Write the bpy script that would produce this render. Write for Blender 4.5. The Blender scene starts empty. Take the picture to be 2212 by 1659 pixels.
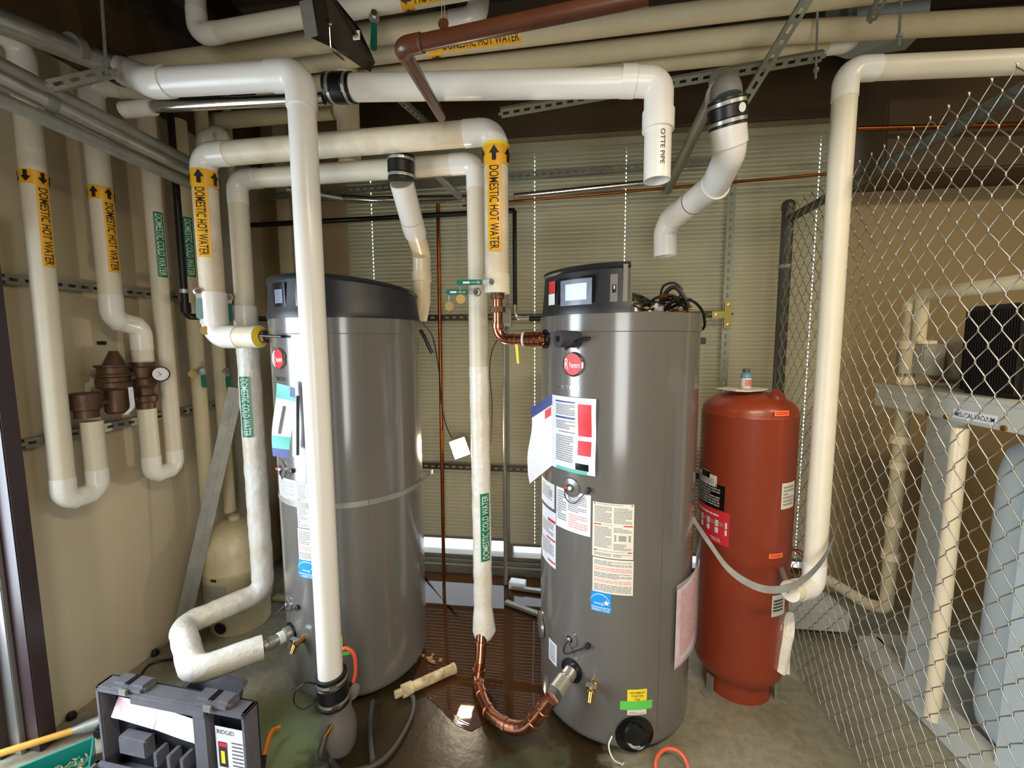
import bpy, bmesh, math, random
from math import sin, cos, tan, pi, radians, degrees, atan2, sqrt
from mathutils import Vector as V, Matrix, noise
random.seed(7)
S = bpy.context.scene
COL = S.collection

# ------------------------------------------------------------------ camera
FPX, CX, CY = 920.0, 1106.0, 829.5
YAW, PIT, ROL = radians(7.3), radians(-5.6), radians(0.3)
EYE = V((0, 0, 1.70))
ROT = Matrix.Rotation(YAW, 3, 'Z') @ Matrix.Rotation(PIT, 3, 'X') @ Matrix.Rotation(ROL, 3, 'Y')
cd = bpy.data.cameras.new('camera')
cam = bpy.data.objects.new('camera', cd)
COL.objects.link(cam)
cd.sensor_width = 36
cd.lens = 36 * FPX / 2212
cd.clip_start = 0.02
cam.matrix_world = Matrix.Translation(EYE) @ (ROT @ Matrix.Rotation(radians(90), 3, 'X')).to_4x4()
S.camera = cam
# ------------------------------------------------------------------ colour management, world, lights
vs = S.view_settings
vs.view_transform = 'Standard'
vs.look = 'None'
vs.gamma = 1
vs.use_curve_mapping = False
vs.exposure = 0.0
S.cycles.max_bounces = 8
S.cycles.diffuse_bounces = 4
S.cycles.glossy_bounces = 4
S.cycles.use_denoising = True
W = bpy.data.worlds.new('daylight')
S.world = W
W.use_nodes = True
bg = W.node_tree.nodes['Background']
bg.inputs[0].default_value = (0.78, 0.90, 1.0, 1)
bg.inputs[1].default_value = 4.0


def area(name, loc, look, sx, sy, power, col, shape='RECTANGLE', spread=180):
    l = bpy.data.lights.new(name, 'AREA')
    l.shape = shape
    l.size, l.size_y = sx, sy
    l.energy = power
    l.color = col
    l.spread = radians(spread)
    o = bpy.data.objects.new(name, l)
    COL.objects.link(o)
    o.location = loc
    o.rotation_euler = (V(look) - V(loc)).to_track_quat('-Z', 'Y').to_euler()
    return o


WARM = (1.0, 0.85, 0.60)
area('fluorescent_light', (0.75, 0.1, 2.88), (0.6, 0.7, 0), 1.25, 0.16, 40, WARM, spread=158)
area('fluorescent_light', (2.6, 0.7, 3.1), (2.4, 1.5, 0), 1.2, 0.2, 30, (1.0, 0.86, 0.62), spread=160)
area('doorway_daylight', (-2.75, 0.62, 1.15), (0.6, 1.7, 0.35), 0.9, 1.9, 50, (0.76, 0.88, 1.0), spread=140)
area('doorway_daylight', (0.2, -1.8, 1.2), (0.6, 2.0, 0.8), 1.1, 1.9, 44, (0.95, 0.96, 0.95), spread=150)


# ------------------------------------------------------------------ pixel helpers (photo pixels, world metres)
def ray(px, py):
    return ROT @ V(((px - CX) / FPX, 1, -(py - CY) / FPX))


def PY(px, py, y):
    d = ray(px, py)
    return EYE + d * (y / d.y)


def PX(px, py, x):
    d = ray(px, py)
    return EYE + d * (x / d.x)


def PZ(px, py, z):
    d = ray(px, py)
    return EYE + d * ((z - EYE.z) / d.z)


def proj(p):
    q = ROT.transposed() @ (V(p) - EYE)
    return CX + FPX * q.x / q.y, CY - FPX * q.z / q.y


def rad(px, py, p, w, vert=True):
    """radius of a round thing at world point p seen w pixels wide"""
    a = ray(px - w / 2, py) if vert else ray(px, py - w / 2)
    b = ray(px + w / 2, py) if vert else ray(px, py + w / 2)
    return (V(p) - EYE).length * sin(a.angle(b) / 2)


def on(P0, P1, py=None, px=None):
    """the point of the line P0-P1 that lies at picture row py (or column px)"""
    lo, hi = -0.5, 1.5
    k = 1 if py is not None else 0
    t = py if py is not None else px
    f = lambda s: proj(P0.lerp(P1, s))[k] - t
    if f(lo) > f(hi):
        lo, hi = hi, lo
    for _ in range(40):
        m = (lo + hi) / 2
        if f(m) < 0:
            lo = m
        else:
            hi = m
    return P0.lerp(P1, (lo + hi) / 2)


def cyl(T, px, py):
    """angle and height where the picture point meets the upright cylinder T=(x,y,r)"""
    x, y, r = T
    d = ray(px, py)
    a = d.x ** 2 + d.y ** 2
    b = -2 * (d.x * x + d.y * y)
    c = x * x + y * y - r * r
    t = (-b - sqrt(max(b * b - 4 * a * c, 0))) / (2 * a)
    p = EYE + d * t
    return atan2(p.y - y, p.x - x), p.z


# ------------------------------------------------------------------ materials
def lin(c):
    return tuple(((v / 255) / 12.92 if v / 255 <= 0.04045 else ((v / 255 + 0.055) / 1.055) ** 2.4) for v in c)


def mat(name, rgb, rough=0.5, metal=0.0, var=0.0, scale=6.0, bump=0.0, bscale=None, rgb2=None, coat=0.0, emit=0.0, spec=0.5, streak=None, rvar=0.0, alpha=1.0):
    m = bpy.data.materials.new(name)
    m.use_nodes = True
    nt = m.node_tree
    b = nt.nodes['Principled BSDF']
    c = lin(rgb)
    b.inputs['Base Color'].default_value = (*c, 1)
    b.inputs['Roughness'].default_value = rough
    b.inputs['Metallic'].default_value = metal
    b.inputs['Specular IOR Level'].default_value = spec
    b.inputs['Coat Weight'].default_value = coat
    b.inputs['Coat Roughness'].default_value = 0.12
    b.inputs['Alpha'].default_value = alpha
    if emit:
        b.inputs['Emission Color'].default_value = (*c, 1)
        b.inputs['Emission Strength'].default_value = emit
    if var or bump or rvar:
        tc = nt.nodes.new('ShaderNodeTexCoord')
        mp = nt.nodes.new('ShaderNodeMapping')
        nt.links.new(tc.outputs['Object'], mp.inputs[0])
        if streak:
            mp.inputs['Scale'].default_value = streak
        n = nt.nodes.new('ShaderNodeTexNoise')
        n.inputs['Scale'].default_value = scale
        n.inputs['Detail'].default_value = 6
        n.inputs['Roughness'].default_value = 0.62
        nt.links.new(mp.outputs[0], n.inputs['Vector'])
        if var:
            r = nt.nodes.new('ShaderNodeValToRGB')
            c2 = lin(rgb2) if rgb2 else tuple(v * (1 - var) for v in c)
            r.color_ramp.elements[0].color = (*c2, 1)
            r.color_ramp.elements[0].position = 0.32
            r.color_ramp.elements[1].color = (*c, 1)
            r.color_ramp.elements[1].position = 0.32 + (0.3 if rgb2 else 0.35)
            nt.links.new(n.outputs['Fac'], r.inputs[0])
            nt.links.new(r.outputs[0], b.inputs['Base Color'])
        if rvar:
            mr = nt.nodes.new('ShaderNodeMapRange')
            mr.inputs['To Min'].default_value = max(0.02, rough - rvar)
            mr.inputs['To Max'].default_value = min(1, rough + rvar)
            nt.links.new(n.outputs['Fac'], mr.inputs['Value'])
            nt.links.new(mr.outputs[0], b.inputs['Roughness'])
        if bump:
            n2 = nt.nodes.new('ShaderNodeTexNoise')
            n2.inputs['Scale'].default_value = bscale or scale * 5
            n2.inputs['Detail'].default_value = 4
            nt.links.new(mp.outputs[0], n2.inputs['Vector'])
            bp = nt.nodes.new('ShaderNodeBump')
            bp.inputs['Strength'].default_value = bump
            bp.inputs['Distance'].default_value = 0.01
            nt.links.new(n2.outputs['Fac'], bp.inputs['Height'])
            nt.links.new(bp.outputs[0], b.inputs['Normal'])
    return m


M = {}
M['wall'] = mat('beige_wall_paint', (190, 177, 150), 0.55, var=0.07, scale=1.6, bump=0.06, bscale=90)
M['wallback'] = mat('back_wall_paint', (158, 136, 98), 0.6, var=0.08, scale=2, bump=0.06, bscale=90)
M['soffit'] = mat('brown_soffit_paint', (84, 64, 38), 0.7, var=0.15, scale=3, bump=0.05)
M['ceil'] = mat('dark_ceiling', (60, 50, 36), 0.85, var=0.2, scale=2, bump=0.1)
M['joist'] = mat('dark_joist', (40, 34, 28), 0.7, var=0.2)
M['jacket'] = mat('insulation_jacket', (222, 212, 190), 0.42, var=0.06, scale=5, bump=0.10, bscale=40)
M['jacketdirty'] = mat('scuffed_insulation_jacket', (228, 216, 192), 0.45, var=0.3, scale=7, rgb2=(206, 188, 158), bump=0.12, bscale=30)
M['jacketold'] = mat('aged_insulation_jacket', (206, 192, 156), 0.6, var=0.12, scale=4, bump=0.12, bscale=60)
M['fitting'] = mat('white_fitting_cover', (234, 230, 220), 0.25, var=0.04, scale=5, bump=0.05, bscale=20)
M['wrap'] = mat('wrinkled_white_wrap', (236, 232, 224), 0.32, var=0.2, scale=7, rgb2=(222, 210, 188), bump=0.7, bscale=26)
M['pvc'] = mat('white_pvc', (228, 224, 216), 0.28, var=0.05, scale=4, bump=0.02)
M['pvccream'] = mat('cream_pvc', (232, 214, 180), 0.3, var=0.06, scale=4)
M['pvcdirty'] = mat('dirty_pvc', (214, 196, 152), 0.5, var=0.5, scale=14, rgb2=(120, 96, 62))
M['tank'] = mat('grey_enamel', (101, 97, 92), 0.2, var=0.05, scale=2, spec=0.6, coat=0.4)
M['black'] = mat('black_plastic', (30, 30, 33), 0.42, var=0.2, scale=5)
M['blackgloss'] = mat('black_gloss', (14, 14, 16), 0.2)
M['cover'] = mat('charcoal_cover', (28, 29, 34), 0.42, var=0.12, scale=3, bump=0.04, bscale=200)
M['rubber'] = mat('black_rubber', (16, 16, 18), 0.38, var=0.2, scale=8)
M['hose'] = mat('dark_grey_hose', (62, 60, 58), 0.5, var=0.2)
M['greyplastic'] = mat('grey_plastic', (104, 98, 92), 0.4, var=0.1)
M['copper'] = mat('bright_copper', (212, 140, 108), 0.24, 1.0, var=0.35, scale=9, rvar=0.12)
M['oldcopper'] = mat('tarnished_copper', (168, 96, 46), 0.32, 1.0, var=0.45, scale=7, rvar=0.1)
M['brown'] = mat('brown_painted_pipe', (80, 44, 26), 0.35, var=0.2, scale=6, coat=0.12, spec=0.3)
M['bronze'] = mat('aged_bronze', (104, 76, 56), 0.45, 0.45, var=0.45, scale=12, bump=0.12, bscale=60)
M['brass'] = mat('brass', (214, 164, 92), 0.28, 1.0, var=0.2)
M['brasstag'] = mat('brass_tag', (176, 144, 76), 0.5, 0.3, var=0.2)
M['galv'] = mat('galvanised_steel', (196, 194, 188), 0.36, 0.75, var=0.25, scale=14, rvar=0.1)
M['galvdull'] = mat('dull_galvanised', (160, 158, 148), 0.5, 0.5, var=0.3, scale=12)
M['strut'] = mat('grey_green_strut', (138, 140, 124), 0.5, 0.35, var=0.2, scale=9)
M['strutdark'] = mat('dark_strut', (78, 70, 58), 0.45, 0.6, var=0.25, scale=9)
M['zinc'] = mat('yellow_zinc', (204, 188, 104), 0.35, 0.8, var=0.15)
M['chrome'] = mat('chrome', (210, 208, 204), 0.15, 1.0)
M['iron'] = mat('black_iron_pipe', (24, 20, 18), 0.35, 0.3, var=0.25)
M['fencewire'] = mat('galvanised_wire', (176, 170, 158), 0.34, 0.9, var=0.15)
M['fencepost'] = mat('grey_green_post', (84, 84, 74), 0.45, 0.4, var=0.2)
M['redtank'] = mat('red_oxide_paint', (142, 56, 32), 0.36, var=0.12, scale=4, bump=0.05, bscale=60, coat=0.12)
M['beigetank'] = mat('beige_tank_paint', (206, 190, 152), 0.35, var=0.2, scale=6, rgb2=(176, 158, 120))
M['skid'] = mat('pale_grey_paint', (188, 188, 178), 0.4, var=0.06, scale=3)
M['skidblue'] = mat('pale_blue_paint', (188, 198, 198), 0.3, var=0.06, scale=3)
M['yellow'] = mat('yellow_tape', (240, 176, 40), 0.3, var=0.06)
M['green'] = mat('green_tape', (28, 124, 84), 0.3, var=0.1)
M['ink'] = mat('black_ink', (28, 20, 12), 0.5)
M['white'] = mat('white_ink', (226, 232, 224), 0.5)
M['paper'] = mat('white_paper', (226, 228, 236), 0.5, var=0.03)
M['papercream'] = mat('cream_label', (222, 216, 200), 0.5, var=0.03)
M['greyink'] = mat('grey_ink', (150, 148, 146), 0.6)
M['redink'] = mat('red_ink', (206, 48, 54), 0.45)
M['pinkink'] = mat('pink_ink', (222, 160, 152), 0.5)
M['blueink'] = mat('navy_ink', (54, 66, 130), 0.45)
M['tealink'] = mat('teal_ink', (96, 186, 172), 0.45)
M['skyink'] = mat('sky_blue_ink', (24, 140, 218), 0.4)
M['orangeink'] = mat('orange_sticker', (244, 122, 56), 0.45)
M['yellowlabel'] = mat('yellow_label', (240, 214, 44), 0.45)
M['greenlabel'] = mat('green_label', (96, 200, 84), 0.45)
M['badge'] = mat('red_enamel', (200, 24, 32), 0.45)
M['lever'] = mat('green_vinyl_lever', (22, 108, 88), 0.32)
M['levergrey'] = mat('pale_teal_lever', (120, 158, 160), 0.3)
M['orange'] = mat('orange_silicone', (228, 92, 60), 0.4)
M['orangeplastic'] = mat('orange_plastic', (226, 118, 26), 0.35)
M['case'] = mat('scuffed_case_plastic', (100, 98, 104), 0.5, var=0.3, scale=12, bump=0.08, bscale=60)
M['casein'] = mat('case_interior', (34, 34, 40), 0.5, var=0.2)
M['wood'] = mat('varnished_wood', (226, 168, 70), 0.35, var=0.25, scale=8)
M['teal'] = mat('teal_plastic', (12, 134, 122), 0.35, var=0.1)
M['debris'] = mat('wood_chips', (176, 142, 92), 0.8, var=0.4, scale=30)
M['jamb'] = mat('dark_brown_jamb', (56, 40, 42), 0.4, var=0.1)
M['alu'] = mat('aluminium_threshold', (176, 172, 168), 0.35, 0.8)
M['outside'] = mat('outside_paving', (214, 210, 212), 0.8, var=0.1, scale=20)
M['sill'] = mat('grey_window_frame', (112, 106, 92), 0.45, var=0.15)
M['slat'] = mat('cream_slat', (172, 166, 140), 0.7, var=0.03, spec=0.15)
M['cord'] = mat('cream_cord', (214, 208, 186), 0.7)
M['lens'] = mat('lamp_lens', (255, 214, 150), 0.3, emit=60)
M['screen'] = mat('lit_screen', (168, 214, 244), 0.3, emit=0.75)
M['film'] = mat('grey_protective_film', (128, 134, 152), 0.25, var=0.3, scale=30)
M['doc'] = mat('pink_printed_papers', (222, 200, 204), 0.5, var=0.3, scale=16, rgb2=(190, 130, 140))
M['duct'] = mat('pale_blue_duct_wrap', (150, 160, 156), 0.6, var=0.05)
M['finblack'] = mat('black_fins', (22, 16, 14), 0.5)
M['motor'] = mat('grey_motor_paint', (150, 146, 132), 0.4, var=0.08)
M['beigeplastic'] = mat('beige_outlet', (150, 144, 124), 0.4)
M['foam'] = mat('dark_foam', (52, 52, 58), 0.9, bump=0.2)
M['cap'] = mat('bottle_cap', (84, 84, 76), 0.5)
M['bluebottle'] = mat('blue_bottle', (96, 140, 164), 0.35)
M['wallpanel'] = mat('dark_vent', (34, 28, 30), 0.6)

# clear plastic sleeve
m = bpy.data.materials.new('clear_plastic')
m.use_nodes = True
b = m.node_tree.nodes['Principled BSDF']
b.inputs['Base Color'].default_value = (0.8, 0.8, 0.84, 1)
b.inputs['Roughness'].default_value = 0.12
b.inputs['Alpha'].default_value = 0.32
M['sleeve'] = m
# window glass
m = bpy.data.materials.new('window_glass')
m.use_nodes = True
nt = m.node_tree
b = nt.nodes['Principled BSDF']
b.inputs['Base Color'].default_value = (1, 1, 1, 1)
b.inputs['Roughness'].default_value = 0.02
b.inputs['Alpha'].default_value = 0.12
M['glass'] = m
# standing water
m = bpy.data.materials.new('shallow_water')
m.use_nodes = True
b = m.node_tree.nodes['Principled BSDF']
b.inputs['Base Color'].default_value = (0.055, 0.022, 0.008, 1)
b.inputs['Roughness'].default_value = 0.03
b.inputs['IOR'].default_value = 1.4
nt = m.node_tree
n = nt.nodes.new('ShaderNodeTexNoise')
n.inputs['Scale'].default_value = 5
bp = nt.nodes.new('ShaderNodeBump')
bp.inputs['Strength'].default_value = 0.03
bp.inputs['Distance'].default_value = 0.01
nt.links.new(n.outputs['Fac'], bp.inputs['Height'])
nt.links.new(bp.outputs[0], b.inputs['Normal'])
M['water'] = m


def floor_material():
    m = bpy.data.materials.new('stained_concrete')
    m.use_nodes = True
    nt = m.node_tree
    L = nt.links
    b = nt.nodes['Principled BSDF']
    tc = nt.nodes.new('ShaderNodeNewGeometry')

    def noi(scale, detail=6, w=None):
        n = nt.nodes.new('ShaderNodeTexNoise')
        n.inputs['Scale'].default_value = scale
        n.inputs['Detail'].default_value = detail
        n.inputs['Roughness'].default_value = 0.65
        L.new((w or tc.outputs['Position']), n.inputs['Vector'])
        return n.outputs['Fac']

    def ramp(src, p0, c0, p1, c1):
        r = nt.nodes.new('ShaderNodeValToRGB')
        r.color_ramp.elements[0].position, r.color_ramp.elements[1].position = p0, p1
        r.color_ramp.elements[0].color, r.color_ramp.elements[1].color = c0, c1
        L.new(src, r.inputs[0])
        return r.outputs[0]

    def mix(f, a, c):
        x = nt.nodes.new('ShaderNodeMix')
        x.data_type = 'RGBA'
        L.new(f, x.inputs[0])
        for s, v in ((6, a), (7, c)):
            if isinstance(v, tuple):
                x.inputs[s].default_value = v
            else:
                L.new(v, x.inputs[s])
        return x.outputs[2]

    def blob(cx, cy, rx, ry, amt=0.35, e0=0.75, e1=1.15, ns=3.2):
        """1 inside an irregular stain around (cx,cy)"""
        mp = nt.nodes.new('ShaderNodeMapping')
        mp.inputs['Location'].default_value = (-cx / rx, -cy / ry, 0)
        mp.inputs['Scale'].default_value = (1 / rx, 1 / ry, 0)
        L.new(tc.outputs['Position'], mp.inputs[0])
        ln = nt.nodes.new('ShaderNodeVectorMath')
        ln.operation = 'LENGTH'
        L.new(mp.outputs[0], ln.inputs[0])
        n = noi(ns, 8)
        a = nt.nodes.new('ShaderNodeMath')
        a.operation = 'MULTIPLY_ADD'
        L.new(n, a.inputs[0])
        a.inputs[1].default_value = amt * 4
        L.new(ln.outputs['Value'], a.inputs[2])
        s = nt.nodes.new('ShaderNodeMath')
        s.operation = 'SUBTRACT'
        L.new(a.outputs[0], s.inputs[0])
        s.inputs[1].default_value = amt * 2
        return ramp(s.outputs[0], e0, (1, 1, 1, 1), e1, (0, 0, 0, 1))

    base = ramp(noi(2.2), 0.3, (*lin((118, 112, 92)), 1), 0.7, (*lin((158, 152, 132)), 1))
    fine = ramp(noi(28), 0.35, (0.55, 0.52, 0.48, 1), 0.6, (1, 1, 1, 1))
    mm = nt.nodes.new('ShaderNodeMix')
    mm.data_type = 'RGBA'
    mm.blend_type = 'MULTIPLY'
    mm.inputs[0].default_value = 0.5
    L.new(base, mm.inputs[6])
    L.new(fine, mm.inputs[7])
    c = mm.outputs[2]
    g = blob(-1.25, 1.45, 0.45, 0.35, e0=0.5, e1=1.0)
    c = mix(g, c, (*lin((112, 124, 88)), 1))
    wet = blob(-0.42, 1.85, 0.72, 1.05, 0.30, 0.80, 0.98)
    c = mix(wet, c, (*lin((50, 40, 25)), 1))
    wet2 = blob(-0.05, 1.42, 0.42, 0.22, 0.45, 0.8, 0.95, 5)
    c = mix(wet2, c, (*lin((62, 62, 42)), 1))
    L.new(c, b.inputs['Base Color'])
    b.inputs['Specular IOR Level'].default_value = 0.22
    mx = nt.nodes.new('ShaderNodeMath')
    mx.operation = 'MAXIMUM'
    L.new(wet, mx.inputs[0])
    L.new(wet2, mx.inputs[1])
    mr = nt.nodes.new('ShaderNodeMapRange')
    mr.inputs['To Min'].default_value = 0.62
    mr.inputs['To Max'].default_value = 0.27
    L.new(mx.outputs[0], mr.inputs['Value'])
    L.new(mr.outputs[0], b.inputs['Roughness'])
    bp = nt.nodes.new('ShaderNodeBump')
    bp.inputs['Strength'].default_value = 0.15
    bp.inputs['Distance'].default_value = 0.01
    L.new(noi(18), bp.inputs['Height'])
    L.new(bp.outputs[0], b.inputs['Normal'])
    return m


M['floor'] = floor_material()


# ------------------------------------------------------------------ mesh building
def frame_of(d, up=V((0, 0, 1))):
    d = d.normalized()
    if abs(d.dot(up)) > 0.96:
        up = V((0, 1, 0))
    u = d.cross(up).normalized()
    return u, d.cross(u).normalized()


def fillet(pts, fr, n=7):
    pts = [V(p) for p in pts]
    out = [pts[0]]
    for i in range(1, len(pts) - 1):
        p, a, c = pts[i], pts[i - 1], pts[i + 1]
        d1, d2 = (a - p), (c - p)
        ang = d1.angle(d2)
        if ang > pi - 0.03:
            out.append(p)
            continue
        r = fr[i - 1] if isinstance(fr, (list, tuple)) else fr
        t = min(r / tan(ang / 2), d1.length * 0.48, d2.length * 0.48)
        q0, q1 = p + d1.normalized() * t, p + d2.normalized() * t
        rr = t * tan(ang / 2)
        bis = (d1.normalized() + d2.normalized()).normalized()
        cen = p + bis * (rr / sin(ang / 2))
        v0, v1 = q0 - cen, q1 - cen
        w = v0.angle(v1)
        for k in range(n + 1):
            s = k / n
            out.append(cen + (v0 * sin((1 - s) * w) + v1 * sin(s * w)) / sin(w))
    out.append(pts[-1])
    return out


def smooth_path(pts, n=8):
    """Catmull-Rom through the points"""
    pts = [V(p) for p in pts]
    P = [pts[0] * 2 - pts[1]] + pts + [pts[-1] * 2 - pts[-2]]
    out = []
    for i in range(1, len(P) - 2):
        for k in range(n):
            t = k / n
            a, b_, c, d = P[i - 1], P[i], P[i + 1], P[i + 2]
            out.append(0.5 * ((2 * b_) + (c - a) * t + (2 * a - 5 * b_ + 4 * c - d) * t * t + (3 * b_ - a - 3 * c + d) * t ** 3))
    out.append(pts[-1])
    return out


class G:
    def __init__(s):
        s.v, s.f = [], []

    def add(s, vs, fs):
        o = len(s.v)
        s.v += [V(p) for p in vs]
        s.f += [tuple(i + o for i in f) for f in fs]
        return s

    def tube(s, pts, r, seg=20, cap=True, wr=0.0, sub=0, inner=None, squash=None):
        pts = [V(p) for p in pts]
        if sub:
            q = [pts[0]]
            for a, b_ in zip(pts, pts[1:]):
                k = max(1, int((b_ - a).length / sub))
                q += [a.lerp(b_, (i + 1) / k) for i in range(k)]
            pts = q
        n = len(pts)
        rs = r if isinstance(r, (list, tuple)) else [r] * n
        if len(rs) != n:
            rs = [rs[min(len(rs) - 1, int(i * len(rs) / n))] for i in range(n)]
        d0 = (pts[1] - pts[0]).normalized()
        u, w = frame_of(d0)
        vs_, fs = [], []
        prev = d0
        for i, p in enumerate(pts):
            if i == 0:
                d = d0
            elif i == n - 1:
                d = (pts[i] - pts[i - 1]).normalized()
            else:
                d = ((pts[i + 1] - p).normalized() + (p - pts[i - 1]).normalized()).normalized()
            q = prev.rotation_difference(d)
            u = q @ u
            w = q @ w
            prev = d
            for k in range(seg):
                a = 2 * pi * k / seg
                rr = rs[i]
                dirv = u * cos(a) + w * sin(a)
                if squash:
                    dirv = u * cos(a) * squash + w * sin(a)
                if wr:
                    rr *= 1 + wr * (noise.noise((p + dirv * rr) * 17) + 0.6 * noise.noise((p + dirv * rr) * 43))
                vs_.append(p + dirv * rr)
        for i in range(n - 1):
            for k in range(seg):
                k2 = (k + 1) % seg
                fs.append((i * seg + k, i * seg + k2, (i + 1) * seg + k2, (i + 1) * seg + k))
        if cap and not inner:
            fs.append(tuple(reversed(range(seg))))
            fs.append(tuple((n - 1) * seg + k for k in range(seg)))
        s.add(vs_, fs)
        if inner:  # open pipe with a wall
            g = G()
            g.tube(pts, inner, seg, cap=False)
            o = len(s.v)
            base = o - len(vs_)
            s.v += g.v
            s.f += [tuple(reversed([i + o for i in f])) for f in g.f]
            for e in (0, n - 1):
                for k in range(seg):
                    k2 = (k + 1) % seg
                    q = (base + e * seg + k, base + e * seg + k2, o + e * seg + k2, o + e * seg + k)
                    s.f.append(q if e else tuple(reversed(q)))
            mid = n // 2
        return s

    def lathe(s, prof, org=(0, 0, 0), axis=(0, 0, 1), seg=24, arc=(0, 2 * pi)):
        org, ax = V(org), V(axis).normalized()
        u, w = frame_of(ax)
        w = -w if u.cross(w).dot(ax) < 0 else w
        full = abs(arc[1] - arc[0] - 2 * pi) < 1e-4
        cols = seg if full else seg + 1
        vs_, fs = [], []
        for (r, z) in prof:
            for k in range(cols):
                a = arc[0] + (arc[1] - arc[0]) * k / seg
                vs_.append(org + ax * z + (u * cos(a) + w * sin(a)) * r)
        for i in range(len(prof) - 1):
            for k in range(seg):
                k2 = (k + 1) % cols
                fs.append((i * cols + k, i * cols + k2, (i + 1) * cols + k2, (i + 1) * cols + k))
        if full:
            if prof[0][0] > 1e-5:
                fs.append(tuple(reversed(range(cols))))
            if prof[-1][0] > 1e-5:
                fs.append(tuple((len(prof) - 1) * cols + k for k in range(cols)))
        return s.add(vs_, fs)

    def box(s, c, sz, R=None):
        c = V(c)
        R = R or Matrix.Identity(3)
        vs_ = [c + R @ V((x * sz[0] / 2, y * sz[1] / 2, z * sz[2] / 2)) for x in (-1, 1) for y in (-1, 1) for z in (-1, 1)]
        return s.add(vs_, [(0, 1, 3, 2), (4, 6, 7, 5), (0, 4, 5, 1), (2, 3, 7, 6), (0, 2, 6, 4), (1, 5, 7, 3)])

    def bar(s, a, b_, w, h, up=(0, 0, 1)):
        a, b_ = V(a), V(b_)
        d = (b_ - a)
        x = d.normalized()
        up = V(up)
        z = (up - x * up.dot(x)).normalized()
        y = z.cross(x)
        return s.box((a + b_) / 2, (d.length, w, h), Matrix((x, y, z)).transposed())

    def prism(s, poly, O, ux, uy, dep):
        O, ux, uy = V(O), V(ux), V(uy)
        n = ux.cross(uy).normalized()
        k = len(poly)
        a = [O + ux * x + uy * y for x, y in poly]
        b_ = [p + n * dep for p in a]
        fs = [tuple(reversed(range(k))), tuple(range(k, 2 * k))]
        fs += [(i, (i + 1) % k, k + (i + 1) % k, k + i) for i in range(k)]
        return s.add(a + b_, fs)

    def sheet(s, P, nu, nv, fn, thick=0.0):
        """grid from fn(u,v)->point ; optional second side"""
        vs_ = [fn(i / nu, j / nv) for j in range(nv + 1) for i in range(nu + 1)]
        fs = [(j * (nu + 1) + i, j * (nu + 1) + i + 1, (j + 1) * (nu + 1) + i + 1, (j + 1) * (nu + 1) + i) for j in range(nv) for i in range(nu)]
        return s.add(vs_, fs)

    def rect(s, F, a0, b0, a1, b1, off=0.001, nu=8, nv=1):
        return s.sheet(None, nu, nv, lambda u, v: F(a0 + (a1 - a0) * u, b0 + (b1 - b0) * v, off))

    def poly(s, F, pts, off=0.001):
        return s.add([F(x, y, off) for x, y in pts], [tuple(range(len(pts)))])

    def text(s, F, string, a, b_, h, off=0.0015, sx=1.0, align='L', shear=0):
        tv, tf, w = glyphs(string)
        k = h / 0.72
        x0 = a - (w * k * sx / 2 if align == 'C' else 0)
        return s.add([F(x0 + (x + shear * y) * k * sx, b_ + y * k, off) for x, y in tv], tf)

    def build(s, name, material, parent=None, smooth=True, bevel=0.0, ang=35, label=None):
        me = bpy.data.meshes.new(name)
        c = V((0, 0, 0))
        if s.v:
            lo = V([min(p[i] for p in s.v) for i in range(3)])
            hi = V([max(p[i] for p in s.v) for i in range(3)])
            c = (lo + hi) / 2
            c.z = lo.z
        me.from_pydata([p - c for p in s.v], [], s.f)
        me.materials.append(material if not isinstance(material, str) else M[material])
        if bevel:
            bm = bmesh.new()
            bm.from_mesh(me)
            bmesh.ops.bevel(bm, geom=[e for e in bm.edges if len(e.link_faces) == 2 and e.calc_face_angle(0) > 0.6], offset=bevel, segments=2, affect='EDGES', clamp_overlap=True)
            bm.to_mesh(me)
            bm.free()
        if smooth:
            me.shade_smooth()
            me.set_sharp_from_angle(angle=radians(ang))
        o = bpy.data.objects.new(name, me)
        COL.objects.link(o)
        o.location = c
        if parent:
            o.parent = parent
            base = WPOS[parent.name]
            o.matrix_parent_inverse = Matrix.Translation(-base)
        WPOS[o.name] = c.copy()
        if label:
            o['label'] = label
        return o


WPOS = {}
_gl = {}


def glyphs(string):
    if string in _gl:
        return _gl[string]
    cu = bpy.data.curves.new('t', 'FONT')
    cu.body = string
    cu.size = 1.0
    cu.resolution_u = 3
    cu.offset = 0.006
    o = bpy.data.objects.new('t', cu)
    me = bpy.data.meshes.new_from_object(o)
    bm = bmesh.new()
    bm.from_mesh(me)
    for k in range(0, 5):   # cuts across the letters so that they can follow a round pipe
        bmesh.ops.bisect_plane(bm, geom=bm.verts[:] + bm.edges[:] + bm.faces[:], plane_co=(0, 0.02 + 0.17 * k, 0), plane_no=(0, 1, 0))
    bm.to_mesh(me)
    bm.free()
    tv = [(p.co.x, p.co.y) for p in me.vertices]
    tf = [tuple(f.vertices) for f in me.polygons]
    x0 = min(p[0] for p in tv)
    tv = [(x - x0, y) for x, y in tv]
    w = max(p[0] for p in tv)
    bpy.data.objects.remove(o)
    bpy.data.curves.remove(cu)
    bpy.data.meshes.remove(me)
    _gl[string] = (tv, tf, w)
    return _gl[string]


def tag(o, label=None, cat=None, group=None, kind=None):
    if label:
        o['label'] = label
    if cat:
        o['category'] = cat
    if group:
        o['group'] = group
    if kind:
        o['kind'] = kind
    return o


def thing(name, label, cat, loc, group=None):
    o = bpy.data.objects.new(name, None)
    COL.objects.link(o)
    o.empty_display_size = 0.05
    o.location = V(loc)
    WPOS[o.name] = V(loc)
    return tag(o, label, cat, group)


def struct(o):
    o['kind'] = 'structure'
    return o


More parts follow.
